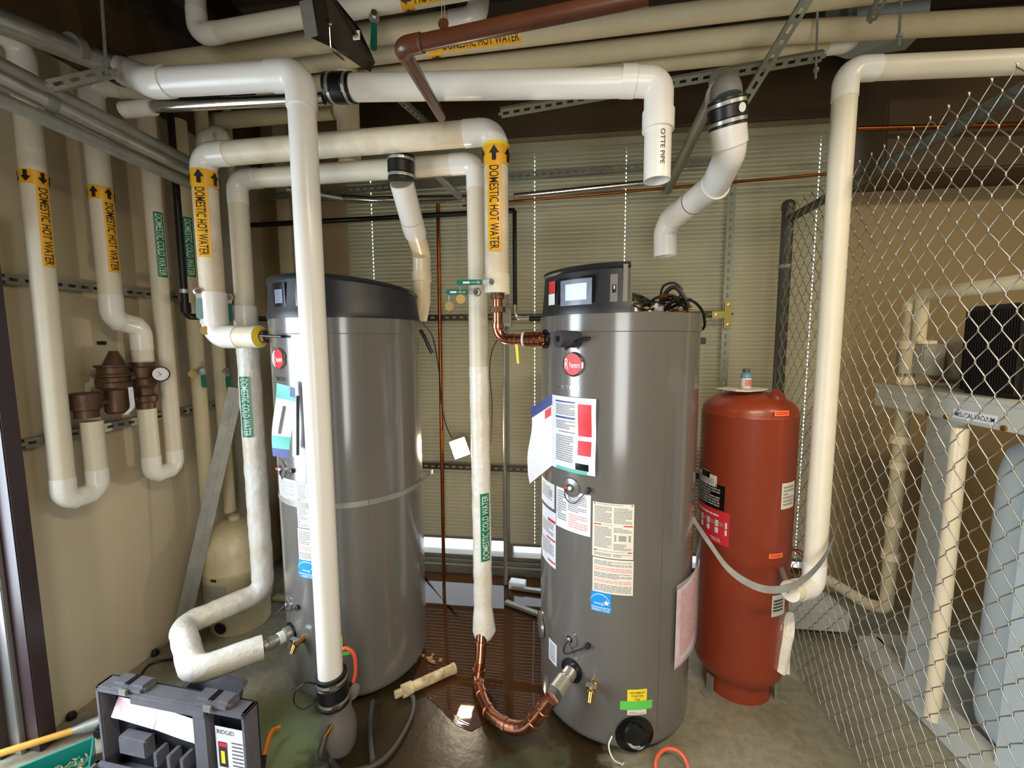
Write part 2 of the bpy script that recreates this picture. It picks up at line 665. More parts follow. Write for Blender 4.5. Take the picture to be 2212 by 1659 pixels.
# surfaces to print on
def cylF(T, th0, z0):
    x, y, r = T
    return lambda a, b_, off: V((x + (r + off) * cos(th0 + a / r), y + (r + off) * sin(th0 + a / r), z0 + b_))


def pipeF(A, d, n, r):
    A, d = V(A), V(d).normalized()
    n = (V(n) - d * V(n).dot(d)).normalized()
    v = n.cross(d)
    return lambda a, b_, off: A + d * a + (n * cos(b_ / r) + v * sin(b_ / r)) * (r + off)


def planeF(O, ux, uy):
    O, ux, uy = V(O), V(ux).normalized(), V(uy).normalized()
    n = ux.cross(uy)
    return lambda a, b_, off: O + ux * a + uy * b_ + n * off


def fine_print(g, F, a0, b0, a1, b1, rows, h=0.6, fill=0.8):
    """rows of tiny word bars inside a box (b0 top, b1 bottom)"""
    dy = (b0 - b1) / rows
    for i in range(rows):
        y = b0 - (i + 0.5) * dy
        x = a0
        end = a0 + (a1 - a0) * (1 if random.random() < fill else random.uniform(0.4, 0.9))
        while x < end:
            w = random.uniform(0.06, 0.22) * (a1 - a0)
            e = min(x + w, end)
            g.rect(F, x, y - dy * h / 2, e, y + dy * h / 2, 0.0014, 2)
            x = e + 0.02 * (a1 - a0)
# ------------------------------------------------------------------ the room
XL, XR, YB, ZC = -2.25, 4.3, 2.99, 3.42
YF = -2.2
DY0, DY1, DZ = 0.15, 1.36, 2.12         # doorway in the left wall
WX0, WX1, WZ0, WZ1 = -1.56, 1.66, 0.085, 3.02   # window wall opening

struct(G().box(((XL + XR) / 2, (YF + YB) / 2, -0.05), (XR - XL + 2.4, YB - YF + 0.3, 0.1)).build('floor', 'floor', smooth=False))
struct(G().box(((XL + XR) / 2, (YF + YB) / 2, ZC + 0.05), (XR - XL + 0.3, YB - YF + 0.3, 0.1)).build('ceiling', 'ceil', smooth=False))
g = G()
g.box((XL - 0.06, (DY1 + 0.06 + YB + 0.1) / 2, ZC / 2), (0.12, YB + 0.1 - DY1 - 0.06, ZC))
g.box((XL - 0.06, (DY0 + YF) / 2, ZC / 2), (0.12, DY0 - YF, ZC))
g.box((XL - 0.06, (DY0 + DY1 + 0.06) / 2, (DZ + 0.06 + ZC) / 2), (0.12, DY1 + 0.06 - DY0, ZC - DZ - 0.06))
struct(g.build('wall_left', 'wall', smooth=False))
g = G()
g.box(((XL + WX0) / 2, YB + 0.06, ZC / 2), (WX0 - XL, 0.12, ZC))
g.box(((XR + WX1) / 2, YB + 0.06, ZC / 2), (XR - WX1, 0.12, ZC))
g.box(((WX0 + WX1) / 2, YB + 0.06, (WZ1 + ZC) / 2), (WX1 - WX0, 0.12, ZC - WZ1))
struct(g.build('wall_back', 'wallback', smooth=False))
struct(G().box(((WX0 + WX1) / 2, YB + 0.05, WZ0 / 2), (WX1 - WX0, 0.16, WZ0)).build('trim_1', 'sill', smooth=False, bevel=0.004))
struct(G().box((XR + 0.06, (YF + YB) / 2, ZC / 2), (0.12, YB - YF, ZC)).build('wall_right', 'wallback', smooth=False))
struct(G().box(((XL + XR) / 2, YF - 0.06, ZC / 2), (XR - XL, 0.12, ZC)).build('wall_front', 'wall', smooth=False))
# door frame of the daylight doorway
d = struct(thing('door_1', None, None, (XL - 0.05, DY1, 0)))
G().box((XL - 0.02, DY1 + 0.03, DZ / 2 + 0.03), (0.20, 0.06, DZ + 0.06)).build('frame', 'jamb', d, bevel=0.004)
G().box((XL - 0.035, DY1 - 0.01, DZ / 2), (0.10, 0.02, DZ)).build('stop', 'alu', d, bevel=0.003)
G().box((XL - 0.07, DY1 - 0.035, DZ / 2), (0.06, 0.03, DZ)).build('seal', 'jamb', d, bevel=0.003)
G().box((XL - 0.02, (DY0 + DY1) / 2, DZ + 0.03), (0.20, DY1 - DY0, 0.06)).build('head', 'jamb', d, bevel=0.004)
G().box((XL - 0.02, DY0 - 0.03, DZ / 2 + 0.03), (0.20, 0.06, DZ + 0.06)).build('frame', 'jamb', d, bevel=0.004)
struct(G().box((XL - 1.1, 0.7, -0.03), (1.9, 2.6, 0.06)).build('trim_2', 'outside', smooth=False))
# window: frame, mullion, panes, pavement outside
w = struct(thing('window_1', None, None, (0, YB, WZ0)))
G().box(((WX0 + WX1) / 2, YB + 0.04, WZ0 + 0.015), (WX1 - WX0, 0.09, 0.03)).build('sill', 'sill', w, bevel=0.004)
for xx in (WX0 + 0.02, -0.405, WX1 - 0.02):
    G().box((xx, YB + 0.035, (WZ0 + WZ1) / 2), (0.045, 0.08, WZ1 - WZ0)).build('mullion', 'sill', w, bevel=0.003)
G().box(((WX0 + WX1) / 2, YB + 0.04, WZ1 - 0.03), (WX1 - WX0, 0.09, 0.06)).build('head', 'sill', w, bevel=0.003)
for a, b_ in ((WX0 + 0.04, -0.43), (-0.38, WX1 - 0.04)):
    G().box(((a + b_) / 2, YB + 0.06, (WZ0 + WZ1) / 2), (b_ - a, 0.008, WZ1 - WZ0 - 0.08)).build('pane', 'glass', w)
struct(G().box((0, YB + 3.2, -0.08), (12, 6, 0.06)).build('trim_3', 'outside', smooth=False))
# low kerb seen in front of the window wall, and pipe shaft boards beside it
struct(G().box((-0.0, YB - 0.03, 0.03), (3.2, 0.06, 0.06)).build('trim_4', 'sill', smooth=False, bevel=0.004))
struct(G().box((-2.02, YB - 0.035, 1.7), (0.10, 0.07, 3.4)).build('trim_5', 'jacketold', smooth=False, bevel=0.006))
struct(G().box((-1.86, YB - 0.02, 1.7), (0.10, 0.04, 3.4)).build('trim_6', 'wallback', smooth=False, bevel=0.004))
# soffit on the right, ceiling joists
struct(G().box((3.0, YB - 0.16, (PY(1950, 372, YB - 0.32).z + ZC) / 2), (2.58, 0.32, ZC - PY(1950, 372, YB - 0.32).z)).build('trim_7', 'soffit', smooth=False, bevel=0.01))
struct(G().box((0.06, YB - 0.03, 3.24), (3.3, 0.06, 0.36)).build('trim_8', 'soffit', smooth=False, bevel=0.01))
struct(G().box((XL + 0.02, (DY1 + YB) / 2, 3.19), (0.04, YB - DY1, 0.46)).build('trim_30', 'soffit', smooth=False))  # added board in the soffit colour, paints shade onto the upper left wall
for i, xx in enumerate((-2.0, -1.72, -1.2, -0.6, 0.2, 0.8, 1.6, 2.4, 3.2)):
    struct(G().box((xx, 0.7, ZC - 0.07), (0.05, 4.4, 0.14)).build('trim_%d' % (9 + i), 'joist', smooth=False))

# ------------------------------------------------------------------ venetian blinds
SLZ0, PITCH = 0.275, 0.0262
NSL = int((WZ1 - 0.06 - SLZ0) / PITCH)
YS = YB - 0.055


def make_blind(x0, x1, label, slots, ladders, zb):
    t = thing('venetian_blind', label, 'blind', ((x0 + x1) / 2, YS, zb))
    xs = [x0]
    for q in slots:
        xs += [q - 0.0028, q + 0.0028]
    xs.append(x1)
    prof = []
    for k in range(5):
        s = k / 4 - 0.5
        ay = s * 0.0305 * cos(radians(77))
        az = s * 0.0305 * sin(radians(77))
        c = 0.0014 * (1 - (2 * s) ** 2)
        prof.append((ay * 1.0 - c * sin(radians(77)), az + c * cos(radians(77))))
    g = G()
    nx = len(xs)
    vs_ = [V((x, YS + y, z)) for (y, z) in prof for x in xs]
    fs = []
    for k in range(4):
        for i in range(nx - 1):
            if i % 2 == 1 and k in (1, 2):
                continue
            fs.append((k * nx + i, k * nx + i + 1, (k + 1) * nx + i + 1, (k + 1) * nx + i))
    g.add(vs_, fs)
    z = zb + 0.03
    first = g.build('slat', 'slat', t, ang=60)
    first.location.z += z
    o = first
    n = 0
    zz = z
    while zz + PITCH < WZ1 - 0.07:
        zz += PITCH
        o = first.copy()
        COL.objects.link(o)
        o.location.z = first.location.z + (zz - z)
        n += 1
    G().box(((x0 + x1) / 2, YS, zb + 0.008), (x1 - x0, 0.028, 0.016)).build('bottom_rail', 'sill', t, bevel=0.003)
    G().box(((x0 + x1) / 2, YS, WZ1 - 0.045), (x1 - x0, 0.045, 0.045)).build('head_rail', 'slat', t, bevel=0.003)
    for q in ladders:
        G().tube([V((q + 0.004, YS - 0.017, zb + 0.01)), V((q + 0.004, YS - 0.017, WZ1 - 0.05))], 0.0007, 5).build('cord', 'slat', t)


bx = lambda px: PY(px, 600, YS).x
make_blind(WX0 + 0.02, -0.415, 'narrower cream venetian blind hanging behind the black capped heater', [bx(808)], [bx(976)], 0.268)
make_blind(-0.395, WX1 - 0.02, 'wide cream venetian blind hanging behind the heater with the lit screen', [bx(1155), bx(1348), bx(1755)], [bx(1560)], 0.235)


# ------------------------------------------------------------------ pipes
def pipe(name, label, pts, r, m='jacket', fr=None, cat='pipe', seg=24, parent=None, group=None, covers=(), wr=0, sub=0, cover_mat='fitting', cover_len=None, cap=True, inner=None):
    """one run of pipe; covers = list of corner indices that carry their own fitting cover"""
    fr = fr if fr is not None else r * 1.6
    dense = fillet(pts, fr)
    loc = min((V(p) for p in pts), key=lambda p: p.z)
    if parent:
        return G().tube(dense, r, seg, wr=wr, sub=sub, cap=cap, inner=inner).build(name, m, parent, ang=50)
    t = thing(name, label, cat, loc, group)
    G().tube(dense, r, seg, wr=wr, sub=sub, cap=cap, inner=inner).build('barrel', m, t, ang=50)
    cl = cover_len or r * 2.6
    for ci in covers:
        p, a, c = V(pts[ci]), V(pts[ci - 1]), V(pts[ci + 1])
        q = fillet([p + (a - p).normalized() * min(cl, (a - p).length * 0.9), p, p + (c - p).normalized() * min(cl, (c - p).length * 0.9)], fr * 0.98)
        G().tube(q, r * 1.05, seg).build('elbow_cover', cover_mat, t, ang=60)
    return t


def hot_marker(t, A, B, face, r, yaw=0.0, dirup=True, txt='DOMESTIC HOT WATER', m='yellow', ink='ink', band=True, length=None, h=0.55, arrows=2):
    """wrap-round pipe marker from A (top) to B; text reads from A to B"""
    A, B = V(A), V(B)
    d = (B - A).normalized()
    n = (EYE - A)
    n = (n - d * n.dot(d)).normalized()
    n = Matrix.Rotation(radians(yaw), 3, d) @ n
    F = pipeF(A, d, n, r)
    L = (B - A).length
    hh = r * h            # half height of the strip measured round the pipe
    bw = r * 1.35 if band else 0
    g = G()
    if band:
        g.sheet(None, 1, 24, lambda u, v: F(bw * u, -pi * r + 2 * pi * r * v, 0.0009))
    g.sheet(None, 1, 8, lambda u, v: F(bw + (L - bw) * u, -hh + 2 * hh * v, 0.0009))
    mk = g.build('marker', m, t, ang=60)
    g = G()
    if band:
        for k in range(-2, 3):
            c0 = k * r * 1.15
            s = -1 if dirup else 1
            c = bw * 0.5
            e = bw * 0.40
            w = r * 0.36
            if abs(k) <= 2:
                pts = [(c + s * e, c0), (c, c0 - w), (c, c0 - w * 0.4), (c - s * e, c0 - w * 0.4), (c - s * e, c0 + w * 0.4), (c, c0 + w * 0.4), (c, c0 + w)]
                g.poly(F, pts, 0.0014 + r * 0.07)
    tw = glyphs(txt)[2]
    th = hh * 1.3
    sx = (L - bw) * 0.94 / (tw * th / 0.72)
    g.text(F, txt, bw + (L - bw) * 0.035, -th / 2, th, 0.0018 + r * 0.012, sx=sx)
    g.build('lettering', ink, mk, smooth=False)


# --- left wall risers
XP = -2.13
# A1
a0, a1 = PX(72, 380, XP), PX(137, 1060, XP)
r1 = rad(104, 720, a0.lerp(a1, 0.5), 62)
up = (a0 - a1).normalized()
a_top = a1 + up * ((PX(62, 105, XP).z - a1.z) / up.z)
u1 = PX(142, 1090, XP)
u2 = PX(203, 1078, XP)
l1 = PX(193, 912, XP)
u1 = V((XP, a1.y, 1.03))
u2 = V((XP, PX(207, 1000, XP).y, 1.03))
l1 = V((XP, u2.y, PX(195, 910, XP).z))
t = pipe('insulated_hot_pipe', 'thick white lagged hot riser nearest the doorway, looping up to the bronze valve', [a_top + V((0.02, -0.3, 0)), a_top, u1, u2, l1], r1, 'jacket', fr=r1 * 1.25, covers=(1, 2, 3))
hot_marker(t, on(a_top, u1, py=372), on(a_top, u1, py=578), None, r1, yaw=-35, dirup=False)
# A2
b0, b1 = PX(216, 400, XP), PX(236, 640, XP)
r2 = rad(226, 520, b0, 54)
b_top = V((XP, b0.y, PX(213, 190, XP).z))
zel = PX(240, 690, XP).z
yr = PX(306, 740, XP).y
l2 = V((XP, yr, PX(308, 783, XP).z))
t = pipe('insulated_hot_pipe', 'white lagged hot riser that jogs sideways into the top of the bronze valve', [b_top + V((0.3, 0.12, 0)), b_top, V((XP, b0.y, zel)), V((XP, yr, zel - 0.03)), l2], r2, 'jacket', fr=r2 * 1.3, covers=(1, 2, 3))
hot_marker(t, on(b_top, V((XP, b0.y, zel)), py=406), on(b_top, V((XP, b0.y, zel)), py=590), None, r2, yaw=-35, dirup=True)
# A3
c0 = PX(330, 415, XP)
c1 = PX(373, 960, XP)
r3 = rad(350, 700, c0, 40)
yl = PX(323, 950, XP).y
zb = PX(345, 1022, XP).z
yA3 = (c0.y + c1.y) / 2
t = pipe('insulated_cold_pipe', 'cream lagged cold riser ending in the smaller loop under the bronze valve', [V((XP, yA3, PX(322, 232, XP).z)), V((XP, yA3, zb)), V((XP, yl, zb)), V((XP, yl, PX(319, 882, XP).z))], r3, 'jacket', fr=r3 * 1.25, covers=(1, 2))
hot_marker(t, on(V((XP, yA3, 3)), V((XP, yA3, 1)), py=460), on(V((XP, yA3, 3)), V((XP, yA3, 1)), py=600), None, r3, yaw=-28, txt='DOMESTIC COLD WATER', m='green', ink='white', band=False, h=0.6)
# A4
d0, d1 = PX(397, 415, -2.12), PX(430, 830, -2.12)
yA4 = (d0.y + d1.y) / 2
r4 = rad(412, 600, d0, 34)
t = pipe('insulated_cold_pipe', 'thinner cream lagged cold riser standing behind the black gas pipe', [V((-2.12, yA4, PX(388, 262, -2.12).z)), V((-2.12, yA4, 0.655))], r4, 'jacketold')
hot_marker(t, on(V((-2.12, yA4, 3)), V((-2.12, yA4, 1)), py=472), on(V((-2.12, yA4, 3)), V((-2.12, yA4, 1)), py=600), None, r4, yaw=-10, txt='DOMESTIC COLD WATER', m='green', ink='white', band=False, h=0.6)
# A5 into the expansion tank
e1 = PY(499, 1140, 2.32)
rA5 = rad(490, 1000, e1, 27)
pipe('insulated_pipe', 'cream lagged pipe dropping behind the leaning steel angle onto the beige tank', [V((e1.x, e1.y, 3.05)), V((e1.x, e1.y, 0.66))], rA5, 'jacketold')
# pipe further back beside the corner
q = PY(412, 300, 2.5)
pipe('insulated_pipe', 'cream lagged pipe hugging the corner of the room, thinnest of them', [V((-2.16, 2.62, 3.3)), V((-2.16, 2.62, 0.6))], 0.024, 'jacketold')


# --- lever valves
def lever_valve(label, pos, ddir, length, m='lever', tagpos=None, group=None, body='galv', face=None, letter=None):
    pos, ddir = V(pos), V(ddir).normalized()
    t = thing('valve_handle', label, 'valve', pos, group)
    n = face.normalized() if face else (EYE - pos).normalized()
    n = (n - ddir * n.dot(ddir)).normalized()
    side = n.cross(ddir)
    G().lathe([(0.0, 0), (0.02, 0), (0.02, 0.012), (0.015, 0.016), (0.015, 0.022), (0, 0.022)], pos - n * 0.014, n, 12).build('stem', body, t)
    G().lathe([(0.0, 0), (0.013, 0), (0.013, 0.008), (0, 0.008)], pos + n * 0.013, n, 6).build('nut', 'chrome', t)
    g = G()
    g.prism([(0, -0.011), (length * 0.3, -0.009), (length * 0.3, 0.009), (0, 0.011), (-0.012, 0)], pos + n * 0.009, ddir, side, 0.004)
    g.build('lever', 'galv', t, smooth=False)
    g = G()
    l0, l1 = length * 0.26, length
    poly = [(l0, -0.011), (l1 - 0.01, -0.013), (l1, -0.006), (l1, 0.006), (l1 - 0.01, 0.013), (l0, 0.011)]
    g.prism(poly, pos + n * 0.005, ddir, side, 0.013)
    gr = g.build('grip', m, t, bevel=0.002)
    if letter:
        F = planeF(pos + n * 0.0185, -ddir, -side)
        gg = G().text(F, letter, -l0 - 0.024, -0.006, 0.012, 0.0006)
        gg.rect(F, -l0 - 0.05, -0.001, -l0 - 0.028, 0.001, 0.0006, 1)
        gg.rect(F, -l0 - 0.085, -0.004, -l0 - 0.055, 0.004, 0.0006, 1)
        gg.build('lettering', 'white', gr, smooth=False)
    if tagpos is not None:
        tp = V(tagpos)
        k = pos + ddir * length * 0.92 + n * 0.01
        tt = thing('brass_tag', 'round brass tag hung from the ' + ' '.join(label.replace(' with a white H', '').split()[:10]), 'tag', tp)
        G().tube([k, tp + V((0, 0, 0.02))], 0.0008, 5).build('wire', 'galv', tt)
        G().lathe([(0, 0), (0.02, 0), (0.02, 0.0012), (0, 0.0012)], tp, (EYE - tp), 24).build('disc', 'brasstag', tt)
        if group is None:
            pass
    return t


# --- hot loop B1 joining both heaters
YB1 = 1.88
p0 = PY(562, 737, 1.86)
p1 = PY(470, 735, YB1)
xl = PY(457, 600, YB1).x
ztL = PY(450, 335, YB1).z
ztR = PY(1040, 286, YB1).z
xr = PY(1072, 420, YB1).x
rB = rad(461, 580, V((xl, YB1, 2.0)), 57)
zb = PY(480, 728, YB1).z
B1 = [V((p0.x, 1.86, zb)), V((xl, YB1, zb)), V((xl, YB1, ztL)), V((xr, YB1, ztR)), V((xr, YB1, PY(1077, 630, YB1).z))]
t = pipe('insulated_hot_loop', 'white lagged hot water loop bridging both grey heaters, with orange yellow pipe labels', B1, rB, 'jacketdirty', fr=rB * 1.25, covers=(1, 2, 3))
hot_marker(t, on(B1[2], B1[1], py=372), on(B1[2], B1[1], py=560), None, rB * 1.06, yaw=22, dirup=True)
hot_marker(t, on(B1[3], B1[4], py=322), on(B1[3], B1[4], py=548), None, rB * 1.06, yaw=8, dirup=True)
G().lathe([(rB * 1.02, 0), (rB * 1.1, 0), (rB * 1.1, 0.012), (rB * 1.02, 0.012)], on(B1[3], B1[4], py=322) , (0, 0, 1), 28).build('tape_ring', 'yellowlabel', t)
G().tube([B1[4] + V((0, 0, 0.075)), B1[4] + V((0, 0, -0.008))], rB * 1.07, 24, wr=0.03).build('valve_box_cover', 'jacket', t)
G().tube([V((xl, YB1, PY(463, 632, YB1).z)), V((xl, YB1, PY(463, 700, YB1).z))], rB * 1.12, 16).build('valve_box_cover', 'fitting', t)
G().lathe([(rB * 0.95, 0), (rB * 0.5, 0.006), (0.026, 0.01)], B1[0], (1, 0, 0), 20).build('end_seal', 'yellowlabel', t)
# short threaded link to left tank
TL = (-1.108, 2.068, 0.352)
TR = (0.229, 1.985, 0.345)
hit = V((TL[0] - 0.30, TL[1] - 0.18, zb))
t = pipe('brass_union', 'dark brass union joining the hot loop to the black capped heater', [B1[0] + V((0.002, 0, 0)), V((B1[0].x + 0.05, 1.872, zb)), V((TL[0] - TL[2] * 0.86, 1.89, zb))], 0.021, 'bronze', cat='fitting')
G().lathe([(0.02, 0), (0.03, 0.0), (0.03, 0.022), (0.02, 0.022)], B1[0] + V((0.012, 0, 0)), (1, 0, 0), 8).build('hex_nut', 'bronze', t)
lever_valve('pale green lever on the hot loop riser above the left heater elbow', PY(449, 632, YB1) + V((0, -0.055, 0)), V((-0.02, 0, -1)), 0.13, 'levergrey', tagpos=PY(443, 714, YB1 - 0.06))

# copper drop of B1 to the right heater
xc = PY(1075, 660, YB1).x
zc = PY(1100, 733, YB1).z
th, zz = cyl(TR, 1180, 733)
endp = V((TR[0] + TR[2] * cos(th), TR[1] + TR[2] * sin(th), zc))
rc = rad(1075, 660, V((xc, YB1, zc)), 22)
t = pipe('copper_elbow_pipe', 'bright copper elbow carrying hot water into the heater with the lit screen', [V((xc, YB1, B1[4].z)), V((xc, YB1, zc)), V((endp.x - 0.004, endp.y, zc))], rc, 'copper', fr=0.05, cat='pipe')
for py_, k, m_, seg in ((640, 1.35, 'bronze', 20), (669, 1.55, 'bronze', 8), (704, 1.16, 'copper', 20)):
    p = on(V((xc, YB1, B1[4].z)), V((xc, YB1, zc)), py=py_)
    G().lathe([(rc, -0.014), (rc * k, -0.012), (rc * k, 0.012), (rc, 0.014)], p, (0, 0, 1), seg).build('coupling', m_, t)
dx = (endp - V((xc, YB1, zc))).normalized()
for q_, k in ((0.32, 1.12), (0.62, 1.38), (0.72, 1.44), (0.84, 1.38)):
    p = V((xc, YB1, zc)).lerp(V((endp.x, endp.y, zc)), q_)
    G().lathe([(rc, -0.012), (rc * k, -0.010), (rc * k, 0.010), (rc, 0.012)], p, dx, 20).build('coupling', 'copper', t)
G().lathe([(rc * 1.2, -0.004), (rc * 1.42, 0), (rc * 1.42, 0.003), (rc * 1.1, 0.005)], V((xc, YB1, zc)).lerp(V((endp.x, endp.y, zc)), 0.53), dx, 16).build('joint_tape', 'white', t)
G().lathe([(0.0, 0.0), (0.042, 0), (0.042, 0.008), (0.0, 0.012)], V((endp.x - 0.001, endp.y, zc)), V((cos(th), sin(th), 0)), 22).build('grommet', 'blackgloss', t)
p = V((xc, YB1, zc)).lerp(V((endp.x, endp.y, zc)), 0.40) + V((0, -0.02, -rc))
tag(G().prism([(-0.006, 0), (0.006, 0), (0.012, -0.085), (0.002, -0.082)], p, (1, 0, 0), (0, 0, 1), 0.0008).build('yellow_tag', 'yellowlabel'), 'narrow yellow plastic tag dangling under the copper elbow', 'tag')
lever_valve('upper green lever with a white H beside the copper drop', PY(1064, 609, YB1 - 0.05), V((-1, 0, 0.0)), 0.155, 'lever', tagpos=PY(995, 646, YB1 - 0.06), letter='H')

# --- cold loop B2 behind it
YB2 = 2.05
xl2 = PY(519, 500, YB2).x
xr2 = PY(1032, 600, YB2).x
zL2, zR2 = PY(520, 388, YB2).z, PY(1020, 352, YB2).z
rb2 = rad(524, 560, V((xl2, YB2, 2)), 46)
zlow = 0.315
e1 = V((xl2, YB2, zlow + 0.02))
e2 = PZ(392, 1352, 0.33)
e3 = PZ(418, 1452, zlow)
e4 = PZ(568, 1398, zlow)
B2 = [V((xr2, YB2, PY(1038, 800, YB2).z)), V((xr2, YB2, zR2)), V((xl2, YB2, zL2)), V((xl2, YB2, PY(540, 760, YB2).z))]
t = pipe('insulated_cold_loop', 'white lagged cold water loop running behind the hot loop, with green pipe labels', B2, rb2, 'jacket', fr=rb2 * 1.25, covers=(1, 2))
zmid = on(B2[2], V((B2[2].x, YB2, 0.3)), py=745)
W2 = [V((xl2, YB2, zmid.z + 0.04)), V((xl2, YB2, 0.9)), e1, e2, e3, e4]
G().tube(fillet(W2, 0.07), rb2 * 1.16, 24, wr=0.06, sub=0.02).build('wrapped_run', 'wrap', t, ang=60)
G().tube([V((xl2, YB2, zmid.z + 0.20)), V((xl2, YB2, zmid.z + 0.05))], rb2 * 1.22, 14).build('valve_box_cover', 'fitting', t)
hot_marker(t, on(W2[0], W2[1], py=812), on(W2[0], W2[1], py=940), None, rb2 * 1.21, yaw=28, txt='DOMESTIC COLD WATER', m='green', ink='white', band=False, h=0.5)
# right riser wrap
zt = B2[0].z + 0.02
W3 = [V((xr2, YB2, zt)), V((xr2 + 0.004, YB2, 1.0)), V((xr2 + 0.006, YB2, PY(1045, 1320, YB2).z))]
G().tube(W3, rb2 * 1.02, 24, wr=0.05, sub=0.02).build('wrapped_run', 'wrap', t, ang=60)
wb = W3[-1]
G().tube([wb + V((0, 0, 0.03)), wb + V((0.004, -0.01, -0.03)), wb + V((0.006, -0.015, -0.085)), wb + V((0.0, -0.02, -0.13))], [rb2 * 1.0, rb2 * 1.18, rb2 * 1.35, rb2 * 0.95], 24, cap=False, wr=0.16).build('loose_wrap', 'wrap', t, ang=70)
mA, mB = on(W3[0], W3[2], py=1203), on(W3[0], W3[2], py=1060)
hot_marker(t, mA, mB, None, rb2 * 1.06, yaw=22, txt='DOMESTIC COLD WATER', m='green', ink='white', band=False, h=0.5)
lever_valve('lower green lever with a white H on the cold riser', PY(1030, 631, YB2 - 0.06), V((-1, 0, 0.02)), 0.145, 'lever', tagpos=PY(971, 662, YB2 - 0.07), letter='H')
lever_valve('green lever on the cold loop riser beside the heater control cover', PY(513, 645, YB2) + V((0, -0.055, 0)), V((-0.02, 0, -1)), 0.12, 'lever')
# galvanised nipple into left heater port
thL, zL = cyl(TL, 630, 1365)
portL = V((TL[0] + TL[2] * cos(thL), TL[1] + TL[2] * sin(thL), zlow))
t = pipe('galvanised_nipple', 'galvanised pipe nipple feeding the heater beside the drain pipe', [e4, portL], 0.024, 'galv', cat='fitting')
dd = (portL - e4).normalized()
for q_, k, m_ in ((0.25, 1.2, 'galvdull'), (0.62, 1.15, 'white'), (0.85, 1.45, 'galv')):
    G().lathe([(0.024, -0.014), (0.024 * k, -0.012), (0.024 * k, 0.012), (0.024, 0.014)], e4.lerp(portL, q_), dd, 20).build('coupling', m_, t)
G().lathe([(0, 0), (0.048, 0), (0.048, 0.006), (0, 0.008)], portL, V((cos(thL), sin(thL), 0)), 24).build('grommet', 'blackgloss', t)
# copper run from cold riser to right heater port
thR, zR = cyl(TR, 1236, 1447)
nR = V((cos(thR), sin(thR), 0))
portR = V((TR[0] + TR[2] * cos(thR), TR[1] + TR[2] * sin(thR), zR))
out = portR + nR * 0.13
k0 = wb + V((0, -0.015, -0.02))
k1 = PY(1034, 1478, 1.90)
k2 = PY(1062, 1545, 1.72)
k3 = PY(1130, 1572, 1.62)
k3.z = max(k3.z, 0.05)
k4 = PY(1192, 1508, 1.585)
rcu = rad(1033, 1440, k1, 24)
t = pipe('copper_feed_pipe', 'bright copper pipe curving low from the wrapped cold riser into the heater port', smooth_path([k0, k0.lerp(k1, 0.6), k1, k2, k3, k4], 6), rcu, 'copper', fr=0.001)
CP = smooth_path([k0, k0.lerp(k1, 0.6), k1, k2, k3, k4], 6)
for i in (4, 9, 12, 14, 17, 21, 26, 28):
    G().lathe([(rcu, -0.010), (rcu * 1.13, -0.008), (rcu * 1.13, 0.008), (rcu, 0.010)], CP[i], CP[i + 1] - CP[i - 1], 24).build('coupling', 'copper', t)
t = pipe('galvanised_union', 'short galvanised union and nipple in the lower port of the heater with the lit screen', [k4, portR], 0.023, 'galv', cat='fitting')
dd = (portR - k4).normalized()
Lq = (portR - k4).length
G().lathe([(0.02, 0), (0.034, 0.0), (0.034, 0.024), (0.02, 0.026)], k4, dd, 6).build('hex_nut', 'chrome', t)
G().lathe([(0.022, 0), (0.033, 0.003), (0.033, Lq * 0.45), (0.022, Lq * 0.47)], k4 + dd * 0.026, dd, 22).build('union_body', 'galvdull', t)
G().lathe([(0.02, 0), (0.029, 0.002), (0.029, Lq * 0.25), (0.024, Lq * 0.27)], k4 + dd * (0.03 + Lq * 0.5), dd, 22).build('nipple', 'galv', t)
G().lathe([(0.0, 0.001), (0.050, 0.001), (0.050, 0.008), (0.0, 0.012)], portR, nR, 26).build('grommet', 'blackgloss', t)


